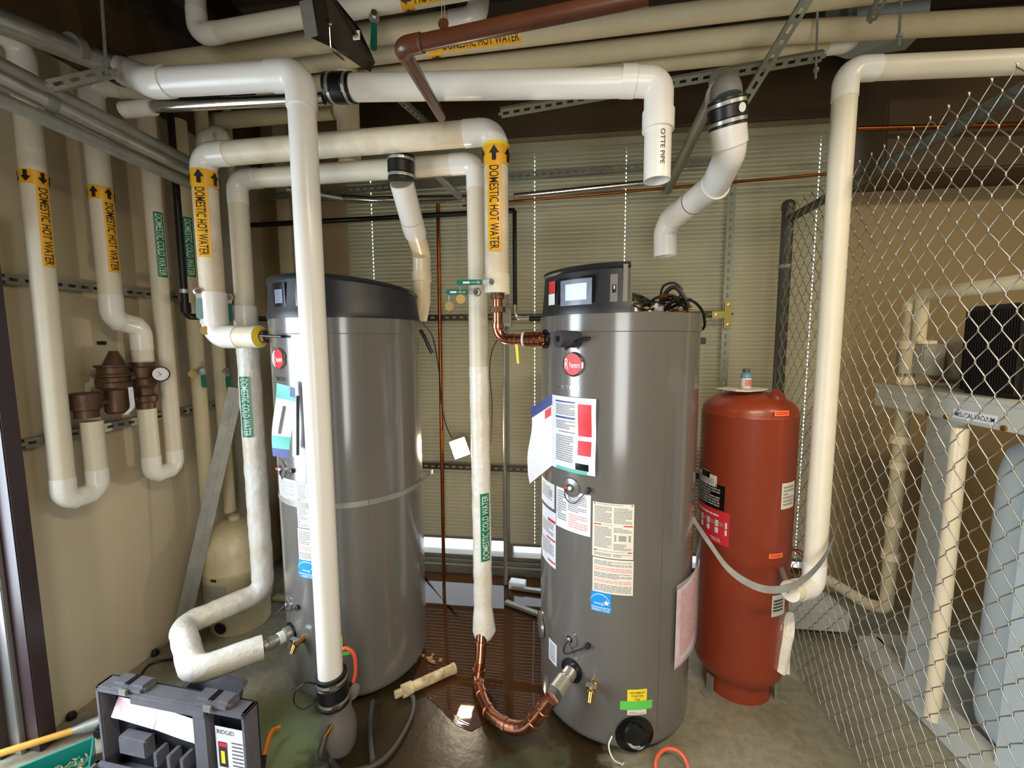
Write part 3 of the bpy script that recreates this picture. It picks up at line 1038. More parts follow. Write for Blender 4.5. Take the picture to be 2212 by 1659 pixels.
# ------------------------------------------------------------------ water heaters
def stick(parent, name, T, x0, y0, x1, y1, m, items=(), label=None, off=0.001):
    ym, xm = (y0 + y1) / 2, (x0 + x1) / 2
    ta, _ = cyl(T, x0, ym)
    tb, _ = cyl(T, x1, ym)
    while tb - ta > pi:
        tb -= 2 * pi
    while tb - ta < -pi:
        tb += 2 * pi
    _, zt = cyl(T, xm, y0)
    _, zb_ = cyl(T, xm, y1)
    Wd, Hh = (tb - ta) * T[2], zt - zb_
    F = cylF(T, ta, zb_)
    g = G().rect(F, 0, 0, Wd, Hh, off, 10)
    o = g.build(name, m, parent, ang=60, label=label)
    by = {}
    for it in items:
        k, mm = it[0], it[-1]
        gg = by.setdefault(mm, G())
        if k == 'r':
            _, u0, v0, u1, v1, _m = it
            gg.rect(F, u0 * Wd, (1 - v1) * Hh, u1 * Wd, (1 - v0) * Hh, off + 0.0006, 4)
        elif k == 't':
            _, s, u, v, h, sx, _m = it
            gg.text(F, s, u * Wd, (1 - v) * Hh, h * Hh, off + 0.001, sx=sx, align='C')
        elif k == 'l':
            _, u0, v0, u1, v1, n, _m = it
            fine_print(gg, F, u0 * Wd, (1 - v0) * Hh, u1 * Wd, (1 - v1) * Hh, n)
        elif k == 'arc':
            _, cx_, cy_, rx_, ry_, a0_, a1_, wd, _m = it
            pts = [(cx_ + rx_ * cos(a), cy_ + ry_ * sin(a)) for a in [a0_ + (a1_ - a0_) * i / 14 for i in range(15)]]
            for (p_, q_) in zip(pts, pts[1:]):
                gg.add([F(p_[0] * Wd, (1 - p_[1]) * Hh, off + 0.0009), F(q_[0] * Wd, (1 - q_[1]) * Hh, off + 0.0009),
                        F(q_[0] * Wd, (1 - q_[1] + wd) * Hh, off + 0.0009), F(p_[0] * Wd, (1 - p_[1] + wd) * Hh, off + 0.0009)], [(0, 1, 2, 3)])
        elif k == 'star':
            _, cx_, cy_, rr, _m = it
            pts = []
            for i in range(10):
                a = pi / 2 + i * pi / 5
                q_ = rr if i % 2 == 0 else rr * 0.42
                pts.append((cx_ * Wd + cos(a) * q_ * Wd, (1 - cy_) * Hh + sin(a) * q_ * Wd))
            gg.add([F(cx_ * Wd, (1 - cy_) * Hh, off + 0.001)] + [F(a, b_, off + 0.001) for a, b_ in pts], [(0, i + 1, (i + 1) % 10 + 1) for i in range(10)])
    for mm, gg in by.items():
        pr = gg.build('print', mm, o, smooth=False)
        pr['kind'] = 'stuff'
    return o


def warn(parent, T, x0, y0, x1, y1, name='warning_label', dense=True):
    it = [('r', .03, .012, .07, .035, 'redink'), ('r', .93, .012, .97, .035, 'redink'),
          ('l', .12, .015, .88, .035, 1, 'greyink'), ('l', .05, .06, .47, .36, 11, 'greyink'), ('l', .52, .07, .95, .36, 10, 'greyink'),
          ('r', .03, .385, .22, .405, 'redink'), ('r', .75, .385, .97, .405, 'redink'), ('l', .27, .387, .72, .403, 1, 'greyink'),
          ('l', .05, .43, .47, .82, 14, 'greyink'), ('l', .52, .43, .95, .52, 4, 'greyink'),
          ('r', .54, .56, .58, .68, 'greyink'), ('r', .64, .57, .82, .67, 'greyink'), ('r', .88, .56, .93, .68, 'greyink'), ('l', .52, .72, .95, .84, 5, 'greyink'),
          ('r', .03, .865, .13, .885, 'redink'), ('r', .86, .865, .97, .885, 'redink'), ('l', .17, .867, .82, .883, 1, 'greyink'),
          ('l', .05, .91, .47, .97, 3, 'greyink'), ('l', .52, .91, .95, .97, 3, 'greyink')]
    return stick(parent, name, T, x0, y0, x1, y1, 'papercream', it)


ENERGY = [('arc', .45, .62, .5, .5, -pi * .98, -.15, .035, 'white'), ('t', 'energy', .42, .62, .13, 1.0, 'white'),
          ('star', .78, .5, .17, 'white'), ('r', .0, .76, 1, .79, 'white'), ('t', 'ENERGY STAR', .5, .95, .12, 0.78, 'white')]


def surf(T, th, z, off=0.0):
    return V((T[0] + (T[2] + off) * cos(th), T[1] + (T[2] + off) * sin(th), z))


def heater(T, label, zt, front):
    t = thing('water_heater', label, 'water heater', (T[0], T[1], 0))
    x, y, r = T
    G().lathe([(0, 0.03), (r - 0.012, 0.03), (r - 0.002, 0.04), (r, 0.06), (r, zt - 0.075)], (x, y, 0), (0, 0, 1), 96).build('jacket', 'tank', t, ang=40)
    G().lathe([(r, zt - 0.075), (r + 0.0035, zt - 0.072), (r + 0.0035, zt - 0.004), (r - 0.004, zt), (0, zt)], (x, y, 0), (0, 0, 1), 96).build('top_band', 'tank', t, ang=40)
    for k in range(3):
        a = front + k * 2 * pi / 3
        G().lathe([(0.0, 0), (0.03, 0), (0.03, 0.032), (0, 0.032)], (x + (r - 0.07) * cos(a), y + (r - 0.07) * sin(a), 0), (0, 0, 1), 12).build('foot', 'black', t)
    # vertical jacket seam
    a = front + radians(62)
    G().bar(surf(T, a, 0.1, 0.0008), surf(T, a, zt - 0.08, 0.0008), 0.003, 0.003, V((cos(a), sin(a), 0))).build('seam', 'tank', t)
    return t


def cover(t, T, zt, ztop_front, ztop_back, front, a0, a1, closed=False):
    """charcoal control cover as a thick curved shell between angles a0..a1 (relative to the front)"""
    x, y, r = T
    n = 64 if closed else 34

    def top(a):
        k = (1 + cos(a)) / 2
        return ztop_back + (ztop_front - ztop_back) * k

    rows = [(r + 0.006, 0.0), (r + 0.008, 0.012), (r + 0.004, 0.03), (r - 0.002, 0.5), (r - 0.006, 0.86), (r + 0.002, 0.9), (r - 0.004, 0.97), (r - 0.022, 1.0)]
    g = G()
    outer = []
    for (rr, s) in rows:
        for k in range(n + 1):
            a = a0 + (a1 - a0) * k / n
            z = zt - 0.004 + (top(a) - zt) * s if s > 0.03 else zt - 0.004 + s
            outer.append(V((x + rr * cos(front + a), y + rr * sin(front + a), z)))
    fs = [(j * (n + 1) + i, j * (n + 1) + i + 1, (j + 1) * (n + 1) + i + 1, (j + 1) * (n + 1) + i) for j in range(len(rows) - 1) for i in range(n)]
    g.add(outer, fs)
    if closed:
        k = len(g.v)
        g.v.append(V((x, y, (ztop_front + ztop_back) / 2)))
        base = (len(rows) - 1) * (n + 1)
        g.f += [(base + i, base + i + 1, k) for i in range(n)]
    else:
        inner = [V((x + (r - 0.03) * cos(front + a0 + (a1 - a0) * k / n), y + (r - 0.03) * sin(front + a0 + (a1 - a0) * k / n), z)) for z in (zt,) for k in range(n + 1)]
        inner2 = [V((p.x, p.y, top(a0 + (a1 - a0) * k / n) - 0.002)) for k, p in enumerate(inner)]
        o = len(g.v)
        g.v += inner + inner2
        m_ = n + 1
        top_row = (len(rows) - 1) * m_
        g.f += [(o + m_ + i, o + m_ + i + 1, o + i + 1, o + i) for i in range(n)]
        g.f += [(top_row + i, top_row + i + 1, o + m_ + i + 1, o + m_ + i) for i in range(n)]
        for i in (0, n):
            col = [j * m_ + i for j in range(len(rows))] + [o + m_ + i, o + i]
            g.f.append(tuple(col if i == 0 else reversed(col)))
    return g.build('control_cover', 'cover', t, ang=32)


def badge(t, T, px, py, d):
    th, z = cyl(T, px, py)
    n = V((cos(th), sin(th), 0))
    p = surf(T, th, z)
    o = G().lathe([(0, 0), (d / 2, 0), (d / 2, 0.006), (d / 2 - 0.004, 0.009), (d / 2 - 0.008, 0.007)], p, n, 40).build('badge', 'chrome', t)
    G().lathe([(0, 0), (d / 2 - 0.006, 0), (d / 2 - 0.006, 0.0075), (0, 0.009)], p, n, 40).build('badge_face', 'badge', o)
    ux = V((-n.y, n.x, 0))
    F = planeF(p + n * 0.0095, ux, (0, 0, 1))
    g = G().text(F, 'heem', -d * 0.13, -d * 0.13, d * 0.24, 0.0004, sx=0.72)
    g.text(F, 'R', -d * 0.36, -d * 0.2, d * 0.46, 0.0004, sx=0.5)
    g.build('badge_lettering', 'white', o, smooth=False)


def port_cap(t, T, px, py, R1, m='tank', stem='galv'):
    th, z = cyl(T, px, py)
    n = V((cos(th), sin(th), 0))
    p = surf(T, th, z)
    o = G().lathe([(0, -0.002), (R1, -0.002), (R1 * 0.9, 0.006), (R1 * 0.4, 0.009), (R1 * 0.36, 0.005), (0, 0.005)], p, n, 32).build('element_cap', m, t)
    G().lathe([(0.012, 0), (0.015, 0.0), (0.015, 0.004), (0.012, 0.004)], p + n * 0.005, n, 20).build('grommet', 'black', o)
    G().lathe([(0, 0), (0.008, 0), (0.008, 0.012), (0.005, 0.014), (0, 0.014)], p + n * 0.005, n, 12).build('stem', stem, o)
    return p, n


def drain(parent_t, T, px, py):
    th, z = cyl(T, px, py)
    n = V((cos(th), sin(th), 0))
    p = surf(T, th, z)
    ux = V((-n.y, n.x, 0))
    o = G().lathe([(0.018, -0.001), (0.018, 0.006), (0.013, 0.008), (0.013, 0.035), (0.017, 0.036), (0.017, 0.05), (0.012, 0.052)], p, n, 18).build('drain_valve', 'brass', parent_t)
    q = p + n * 0.042
    G().tube([q, q + V((0, 0, -0.014)) + n * 0.01, q + V((0, 0, -0.03)) + n * 0.02], [0.013, 0.012, 0.011], 16, inner=0.008, cap=False).build('nozzle', 'brass', o)
    G().lathe([(0, 0), (0.008, 0), (0.008, 0.014), (0.005, 0.018), (0, 0.018)], q + V((0, 0, 0.006)), (0, 0, 1), 10).build('screw_cap', 'galv', o)
    G().prism([(-0.022, -0.008), (-0.018, -0.01), (0.018, -0.01), (0.022, -0.008), (0.022, 0.01), (-0.022, 0.01)], q + V((0, 0, 0.028)), ux, n, 0.003).build('handle_tab', 'galv', o, smooth=False)
    return q


ZT = 1.812
# ---- right heater (screen lit)
frR = cyl(TR, 1240, 700)[0]
HR = heater(TR, 'grey water heater with a lit screen and opened top, beside the red tank', ZT, frR)
aL = cyl(TR, 1182, 640)[0] - frR - radians(8)
aR = cyl(TR, 1362, 640)[0] - frR
cvR = cover(HR, TR, ZT, PY(1345, 561, TR[1] - TR[2] + 0.01).z, PY(1345, 561, TR[1] - TR[2] + 0.01).z, frR, aL, aR)
TC = (TR[0], TR[1], TR[2] + 0.002)
stick(HR, 'screen_bezel', TC, 1205, 597, 1286, 666, 'blackgloss', off=0.001)
stick(HR, 'screen_film', TC, 1212, 603, 1279, 659, 'film', off=0.003)
stick(HR, 'screen', TC, 1223, 613, 1268, 648, 'screen', off=0.0045)
stick(HR, 'switch_panel', TC, 1318, 592, 1334, 656, 'greyplastic', off=0.001)
stick(HR, 'switch', TC, 1323, 615, 1331, 632, 'blackgloss', [('r', .3, .1, .7, .55, 'galv')], off=0.003)
stick(HR, 'cover_trim', TC, 1346, 570, 1356, 652, 'greyplastic', off=0.001)
stick(HR, 'rating_sticker', TC, 1187, 608, 1200, 634, 'redink', [('l', .15, .3, .85, .95, 6, 'pinkink')], off=0.002)
stick(HR, 'rating_sticker', TC, 1186, 635, 1199, 659, 'white', [('l', .15, .15, .85, .9, 5, 'greyink')], off=0.002)
badge(HR, TR, 1239, 787, 0.098)
thn, zn = cyl(TR, 1236, 842)
F = cylF(TR, cyl(TR, 1205, 842)[0], zn)
G().text(F, 'TRITON', 0, 0, 0.017, 0.0015, sx=1.35).build('lettering', 'chrome', HR, smooth=False)
# labels down the right heater
stick(HR, 'rating_plate', TR, 1171, 1040, 1198, 1092, 'paper', [('l', .1, .1, .9, .7, 9, 'greyink'), ('t', 'UL', .8, .5, .16, 1, 'greyink')])
stick(HR, 'wiring_diagram', TR, 1202, 1062, 1276, 1150, 'paper', [('l', .05, .06, .35, .8, 12, 'greyink'), ('l', .4, .08, .9, .5, 9, 'greyink'), ('l', .42, .55, .93, .9, 6, 'pinkink')])
it = [('r', .55, .15, .98, .2, 'redink'), ('l', .1, .22, .9, .45, 6, 'greyink'), ('r', .45, .5, .98, .53, 'redink'), ('l', .1, .56, .9, .85, 7, 'greyink'), ('r', .55, .9, .98, .93, 'redink')]
stick(HR, 'warning_label', TR, 1172, 1100, 1201, 1218, 'paper', it)
warn(HR, TR, 1280, 1088, 1369, 1207)
stick(HR, 'instruction_label', TR, 1280, 1209, 1368, 1284, 'papercream', [('l', .04, .06, .96, .2, 4, 'greyink'), ('l', .04, .24, .96, .36, 2, 'pinkink'), ('l', .04, .4, .96, .56, 5, 'greyink'), ('l', .04, .6, .96, .7, 2, 'pinkink'), ('l', .04, .74, .96, .95, 5, 'greyink')])
o = stick(HR, 'efficiency_label', TR, 1277, 1279, 1320, 1322, 'skyink', ENERGY)
stick(HR, 'small_label', TR, 1186, 1386, 1203, 1432, 'paper', [('l', .15, .1, .85, .9, 6, 'greyink')])
stick(HR, 'yellow_notice', TR, 1355, 1489, 1397, 1516, 'yellowlabel', [('t', 'NON-COMPLIANT', .5, .34, .16, .62, 'ink'), ('t', 'TO LESS THAN', .5, .6, .16, .62, 'ink'), ('t', '14 ng/J', .5, .85, .16, .7, 'ink')])
stick(HR, 'white_notice', TR, 1355, 1526, 1396, 1544, 'papercream', [('l', .1, .6, .9, .9, 2, 'greyink')])
stick(HR, 'green_notice', TR, 1339, 1514, 1408, 1533, 'greenlabel', [('l', .05, .15, .95, .9, 4, 'lever')], off=0.002)
# sensor knob with foam sleeve
th, z = cyl(TR, 1243, 733)
n = V((cos(th), sin(th), 0))
p = surf(TR, th, z)
ux = V((-n.y, n.x, 0))
dirv = (n * 0.9 - ux * 0.30 + V((0, 0, 0.02))).normalized()
o = G().tube([p - dirv * 0.01, p + dirv * 0.085], 0.033, 28).build('relief_valve_sleeve', 'foam', HR)
G().lathe([(0, 0), (0.012, 0), (0.012, 0.003), (0, 0.003)], p + dirv * 0.084, dirv, 16).build('bore', 'blackgloss', o)
th2, z2 = cyl(TR, 1273, 731)
q = surf(TR, th2, z2)
n2 = V((cos(th2), sin(th2), 0))
G().tube([q + n2 * 0.0, q + n2 * 0.03, q + n2 * 0.04 - ux * 0.05 - V((0, 0, .015)), p + dirv * 0.05 + V((0, 0, -0.037))], 0.0075, 10).build('sensor_probe', 'rubber', HR)
# middle sensor
pm, nm = port_cap(HR, TR, 1235, 1053, 0.042, stem='paper')
ux = V((-nm.y, nm.x, 0))
G().box(pm + nm * 0.014 - ux * 0.02, (0.014, 0.012, 0.012)).build('red_clip', 'redink', HR, bevel=0.002)
th, z = cyl(TR, 1272, 1058)
q = surf(TR, th, z)
G().lathe([(0, 0), (0.011, 0), (0.011, 0.012), (0, 0.014)], q, V((cos(th), sin(th), 0)), 14).build('wire_grommet', 'black', HR)
G().tube(smooth_path([pm + nm * 0.014 - ux * 0.024, pm + nm * 0.014 - ux * 0.02 + V((0, 0, -0.045)), pm + nm * 0.012 + ux * 0.02 + V((0, 0, -0.058)), q + V((cos(th), sin(th), 0)) * 0.012]), 0.0022, 8).build('sensor_wire', 'black', HR)
# lower sensor
pm, nm = port_cap(HR, TR, 1233, 1378, 0.036)
ux = V((-nm.y, nm.x, 0))
th, z = cyl(TR, 1271, 1393)
q = surf(TR, th, z)
nn = V((cos(th), sin(th), 0))
G().lathe([(0, 0), (0.012, 0), (0.012, 0.012), (0, 0.014)], q, nn, 14).build('wire_grommet', 'black', HR)
G().tube(smooth_path([pm + nm * 0.016, pm + nm * 0.03 - ux * 0.012 + V((0, 0, -0.03)), pm + nm * 0.03 + V((0, 0, -0.055)), q + nn * 0.012]), 0.004, 8).build('sensor_wire', 'black', HR)
drain(HR, TR, 1283, 1478)
# burner opening
th, z = cyl(TR, 1370, 1585)
n = V((cos(th), sin(th), 0))
p = surf(TR, th, z)
o = G().lathe([(0.079, 0.0), (0.079, 0.0045), (0.073, 0.0045), (0.068, 0.001), (0, 0.001)], p, n, 40).build('burner_opening', 'blackgloss', HR)
G().lathe([(0, 0), (0.045, 0), (0.042, 0.012), (0.03, 0.014), (0, 0.014)], p - V((0, 0, 0.0)), n, 30).build('burner_cone', 'rubber', o)
G().tube(smooth_path([p + n * 0.008 - V((.03, 0, .03)), p + n * 0.02 - V((.01, 0, .04)), p + n * 0.012 - V((-.02, 0, .045))]), 0.006, 8).build('gasket_clip', 'galvdull', o)
# side access disc on the left flank
th, z = cyl(TR, 1174, 1360)
G().lathe([(0, 0), (0.06, 0), (0.058, 0.012), (0, 0.018)], surf(TR, th - radians(6), z), V((cos(th - 0.1), sin(th - 0.1), 0)), 30).build('access_cap', 'tank', HR)
# tangle of loose wires on the open top
for i in range(9):
    rr_ = random.Random(i)
    P0 = PY(1368, 668 - rr_.uniform(0, 35), TR[1] + rr_.uniform(-0.25, 0.1))
    P0.z = max(P0.z, ZT + 0.015)
    pts = [P0]
    for k in range(1, 5):
        q = PY(1368 + k * 31 + rr_.uniform(-10, 10), 655, TR[1] + rr_.uniform(-0.22, 0.12))
        q.z = ZT + 0.012 + rr_.uniform(0, 0.06)
        pts.append(q)
    w_ = G().tube(smooth_path(pts), rr_.choice((0.003, 0.005, 0.007)), 7).build('loose_cable', ('rubber', 'rubber', 'black', 'brown', 'rubber', 'rubber', 'brass', 'rubber', 'hose')[i], HR)
for pts_px, rr_ in ((((1425, 655), (1432, 620), (1455, 611), (1472, 625), (1465, 648)), 0.005),
                    (((1428, 650), (1445, 625), (1462, 622), (1480, 645), (1488, 662)), 0.009),
                    (((1440, 648), (1490, 648), (1516, 670), (1521, 700), (1518, 712)), 0.006)):
    pts = [PY(a, b_, TR[1] - 0.12 + 0.0018 * (a - 1425) * 0) for a, b_ in pts_px]
    if pts_px[-1][0] == 1518:
        pts = [PY(a, b_, TR[1] - 0.12 + (0.12 * (i / 4))) for i, (a, b_) in enumerate(pts_px)]
        pts[3].x = pts[4].x = TR[0] + TR[2] + 0.02
    G().tube(smooth_path(pts), rr_, 8).build('loose_cable', 'rubber', HR)
pq = V((TR[0] + TR[2] + 0.02, TR[1], ZT - 0.11))
G().box(pq, (0.03, 0.02, 0.03)).build('cable_plug', 'black', HR, bevel=0.003)
for i, (a, b_) in enumerate(((1365, 640), (1410, 648))):
    p = PY(a + 8, b_, TR[1] - 0.1)
    p.z = ZT + 0.03
    G().lathe([(0, 0), (0.03, 0), (0.03, 0.03), (0.02, 0.045), (0, 0.05)], p - V((0, 0, 0.03)), (0, 0, 1), 20).build('vent_stub', ('galv', 'pvc')[i], HR)

# folded leaflet taped to the right heater
F = cylF((TR[0], TR[1], TR[2] + 0.006), cyl(TR, 1202, 930)[0], 0)
_, zt_ = cyl(TR, 1240, 858)
_, zb_ = cyl(TR, 1240, 1020)
ta, tb = cyl(TR, 1195, 940)[0], cyl(TR, 1290, 940)[0]
Wd = (tb - ta) * TR[2]
Hh = zt_ - zb_
lf = thing('leaflet', 'opened white leaflet with red boxes taped on the heater with the lit screen', 'leaflet', surf(TR, (ta + tb) / 2, zb_))
F = cylF((TR[0], TR[1], TR[2] + 0.006), ta, zb_)
wav = lambda a, b_, off: F(a, b_, off + 0.004 * sin(b_ * 30) * (a / Wd))
G().sheet(None, 12, 12, lambda u, v: wav(u * Wd, v * Hh, 0)).build('page', 'paper', lf, ang=80)
for mm, rects in (('redink', [(.66, .08, .92, .5), (.66, .56, .92, .75)]), ('blueink', [(.12, .06, .6, .08), (.12, .27, .6, .295), (.2, .47, .6, .48)]), ('blackgloss', [(.62, .86, .88, .95)]), ('tealink', [(.15, .955, .85, 1.0)])):
    g = G()
    for a, b_, c_, d_ in rects:
        g.sheet(None, 5, 4, lambda u, v: wav((a + (c_ - a) * u) * Wd, (1 - b_ - (d_ - b_) * v) * Hh, 0.001))
    g.build('print', mm, lf, smooth=False)['kind'] = 'stuff'
g = G()
fine_print(g, lambda a, b_, o_: wav(a, b_, o_ + 0.0002), .14 * Wd, .9 * Hh, .6 * Wd, .75 * Hh, 7)
fine_print(g, lambda a, b_, o_: wav(a, b_, o_ + 0.0002), .14 * Wd, .68 * Hh, .6 * Wd, .56 * Hh, 5)
fine_print(g, lambda a, b_, o_: wav(a, b_, o_ + 0.0002), .14 * Wd, .48 * Hh, .56 * Wd, .12 * Hh, 12)
g.build('fine_print', 'greyink', lf, smooth=False)['kind'] = 'stuff'
n0 = V((cos(ta), sin(ta), 0))
ux0 = V((-n0.y, n0.x, 0))
c0 = F(0, 0, 0)


def flap(u, v):
    # hinged at the page's free edge, leaning out and to the left, skewed downwards
    p = c0 + V((0, 0, Hh * v - 0.065 * u)) - ux0 * (0.085 * u) + n0 * (0.06 * u + 0.012 * sin(v * 6) * u)
    if v < 0.15:
        p += V((0, 0, -0.03 * u))
    return p


G().sheet(None, 8, 14, flap).build('folded_page', 'paper', lf, ang=80)
G().sheet(None, 6, 3, lambda u, v: flap(u, 0.86 + 0.14 * v) + (-n0 * 0.0 + V((0, -0.0012, 0)))).build('blue_header', 'blueink', lf, ang=80)
G().sheet(None, 3, 3, lambda u, v: flap(0.05 + 0.3 * u, 0.72 + 0.12 * v) + V((0, -0.0014, 0))).build('red_box', 'redink', lf, ang=80)

# clear document sleeve on the right flank
ta, tb = cyl(TR, 1452, 1330)[0], cyl(TR, 1492, 1330)[0] + radians(14)
_, zt_ = cyl(TR, 1480, 1245)
_, zb_ = cyl(TR, 1455, 1438)
sl = thing('document_sleeve', 'clear plastic sleeve of pink papers hanging on the heater flank by the red tank', 'sleeve', surf(TR, ta, zb_))
Wd = (tb - ta) * TR[2]
Fs = cylF((TR[0], TR[1], TR[2] + 0.012), ta, zb_)
G().sheet(None, 8, 10, lambda u, v: Fs(u * Wd * 0.9 + 0.01, v * (zt_ - zb_) * 0.92 + 0.06 * u, 0.012 * u)).build('papers', 'doc', sl, ang=80)
g = G()
fine_print(g, lambda a, b_, o_: Fs(a * 0.9 + 0.01, b_ * 0.92 + 0.06 * a / Wd, 0.012 * a / Wd + o_), .1 * Wd, .95 * (zt_ - zb_), .9 * Wd, .1 * (zt_ - zb_), 26, 0.5)
g.build('fine_print', 'redink', sl, smooth=False)['kind'] = 'stuff'
G().sheet(None, 8, 10, lambda u, v: Fs(u * Wd, v * (zt_ - zb_) + 0.05 * u, 0.006 + 0.016 * u)).build('plastic', 'sleeve', sl, ang=80)

# ---- left heater
frL = cyl(TL, 604, 700)[0]
HL = heater(TL, 'grey water heater with a complete black cap, half behind the long vertical drain pipe', ZT + 0.003, frL)
ztL = PY(760, 586, TL[1] - TL[2]).z
cover(HL, TL, ZT + 0.003, ztL + 0.01, ztL - 0.055, frL, -pi, pi, closed=True)
TCL = (TL[0], TL[1], TL[2] + 0.001)
stick(HL, 'screen_bezel', TCL, 590, 610, 616, 664, 'blackgloss', off=0.001)
stick(HL, 'screen', TCL, 595, 625, 611, 655, 'film', off=0.003)
stick(HL, 'switch_panel', TCL, 638, 607, 660, 663, 'blackgloss', off=0.001)
badge(HL, TL, 604, 775, 0.098)
F = cylF(TL, cyl(TL, 597, 822)[0], cyl(TL, 604, 822)[1])
G().text(F, 'TRITON', 0, 0, 0.017, 0.0015, sx=1.1).build('lettering', 'chrome', HL, smooth=False)
stick(HL, 'wiring_diagram', TL, 605, 1035, 641, 1090, 'paper', [('l', .08, .1, .9, .9, 12, 'greyink')])
warn(HL, TL, 642, 1043, 690, 1142)
stick(HL, 'instruction_label', TL, 645, 1144, 692, 1212, 'papercream', [('l', .04, .06, .96, .5, 8, 'greyink'), ('l', .04, .55, .96, .7, 2, 'pinkink'), ('l', .04, .75, .96, .95, 4, 'greyink')])
stick(HL, 'efficiency_label', TL, 646, 1211, 690, 1250, 'skyink', ENERGY)
stick(HL, 'green_notice', TL, 722, 1408, 756, 1416, 'greenlabel')
stick(HL, 'yellow_notice', TL, 724, 1374, 740, 1400, 'yellowlabel')
pm, nm = port_cap(HL, TL, 611, 1012, 0.042, stem='paper')
ux = V((-nm.y, nm.x, 0))
G().box(pm + nm * 0.016 - ux * 0.018, (0.016, 0.012, 0.012)).build('red_clip', 'redink', HL, bevel=0.002)
th, z = cyl(TL, 632, 1017)
q = surf(TL, th, z)
nn = V((cos(th), sin(th), 0))
G().lathe([(0, 0), (0.011, 0), (0.011, 0.012), (0, 0.014)], q, nn, 14).build('wire_grommet', 'black', HL)
G().tube(smooth_path([q + nn * 0.012, q + nn * 0.03 - ux * 0.04 - V((0, 0, .03)), q + nn * 0.014 - ux * 0.09 - V((0, 0, .05)), pm + nm * 0.015]), 0.0022, 8).build('sensor_wire', 'black', HL)
pm, nm = port_cap(HL, TL, 625, 1303, 0.036)
th, z = cyl(TL, 645, 1311)
q = surf(TL, th, z)
nn = V((cos(th), sin(th), 0))
G().lathe([(0, 0), (0.012, 0), (0.012, 0.012), (0, 0.014)], q, nn, 14).build('wire_grommet', 'black', HL)
G().tube(smooth_path([pm + nm * 0.016, pm + nm * 0.05 - ux * 0.03 + V((0, 0, -0.045)), q + nn * 0.04 - ux * 0.05 - V((0, 0, 0.02)), q + nn * 0.012]), 0.004, 8).build('sensor_wire', 'black', HL)
drain(HL, TL, 655, 1380)
# relief probe high on the left heater
th, z = cyl(TL, 618, 727)
q = surf(TL, th, z)
nn = V((cos(th), sin(th), 0))
ux = V((-nn.y, nn.x, 0))
G().tube([q + nn * 0.005, q + nn * 0.025, q + nn * 0.035 - ux * 0.12 + V((0, 0, .005))], 0.006, 10).build('sensor_probe', 'rubber', HL)
# upper tank strap
st = thing('tank_strap', 'flat steel restraint strap around the heater behind the drain pipe, tail tied to the rail', 'strap', (TL[0], TL[1] - TL[2], 1.05))
g = G()
zf = cyl(TL, 757, 1091)[1]
Fz = lambda th_: zf
a0_, a1_ = radians(-232), radians(8)
g.sheet(None, 60, 1, lambda u, v: V((TL[0] + (TL[2] + 0.0018) * cos(a0_ + (a1_ - a0_) * u), TL[1] + (TL[2] + 0.0018) * sin(a0_ + (a1_ - a0_) * u), zf - 0.0125 + 0.025 * v + 0.0)))
g.build('band', 'galvdull', st, ang=60)
e = V((TL[0] + (TL[2] + 0.0018) * cos(a1_), TL[1] + (TL[2] + 0.0018) * sin(a1_), zf))
f_ = V((-0.98, YB - 0.10, 0.99))
e2_ = PY(936, 1008, YB - 0.12)
g = G()
tails = smooth_path([e + V((0, 0, 0)), e + V((0.02, 0.12, 0.01)), e.lerp(e2_, 0.6) + V((0.02, 0, -0.01)), e2_], 6)
g.sheet(None, len(tails) - 1, 1, lambda u, v: tails[min(len(tails) - 1, int(round(u * (len(tails) - 1))))] + V((0, 0, -0.0125 + 0.025 * v)))
g.build('tail', 'galvdull', st, ang=60)

# leaflets on the left heater
ta = cyl(TL, 592, 900)[0]
n0 = V((cos(ta), sin(ta), 0))
ux0 = V((-n0.y, n0.x, 0))
P = lambda x_, y_, d_=0.0: surf(TL, cyl(TL, x_, y_)[0], cyl(TL, x_, y_)[1], 0.01 + d_)
lf = thing('leaflet', 'folded teal and white leaflet hanging from the heater behind the drain pipe', 'leaflet', P(610, 985))
q00, q10, q01, q11 = PY(590, 985, 1.66), PY(628, 988, 1.66), PY(594, 828, 1.66), PY(636, 838, 1.66)


def leaf(u, v, o_=0.0):
    p = (q00.lerp(q10, u)).lerp(q01.lerp(q11, u), v)
    return p + V((0, -0.012 * sin(v * 5 + u) - o_, 0))


G().sheet(None, 6, 12, leaf).build('page', 'paper', lf, ang=80)
for mm, (u0, v0, u1, v1) in (('tealink', (0, .8, 1, 1)), ('tealink', (0, .1, 1, .3)), ('blueink', (0, 0, 1, .12)), ('blueink', (.72, .86, 1, 1.0))):
    G().sheet(None, 4, 4, lambda u, v: leaf(u0 + (u1 - u0) * u, v0 + (v1 - v0) * v, 0.001 if mm != 'blueink' else 0.0018)).build('print', mm, lf, ang=80)
G().sheet(None, 2, 8, lambda u, v: leaf(.34 + .14 * u + .05 * v, .33 + .38 * v, 0.002)).build('heater_drawing', 'greyplastic', lf, ang=80)
G().sheet(None, 2, 6, lambda u, v: P(636 + 7 * u, 985 - 130 * v, 0.0)).build('back_page', 'paper', lf, ang=80)

# ------------------------------------------------------------------ PVC vents
def band_clamp(t, p, d, r, tilt=0):
    d = V(d).normalized()
    G().lathe([(r * 0.99, -0.006), (r * 1.012, -0.006), (r * 1.012, 0.006), (r * 0.99, 0.006)], p, d, 40).build('band_clamp', 'galv', t)
    n = (EYE - p)
    n = (n - d * n.dot(d)).normalized()
    G().bar(p + n * (r + 0.005) - n.cross(d) * 0.014, p + n * (r + 0.005) + n.cross(d) * 0.014, 0.012, 0.008, n).build('clamp_screw', 'chrome', t, bevel=0.002)


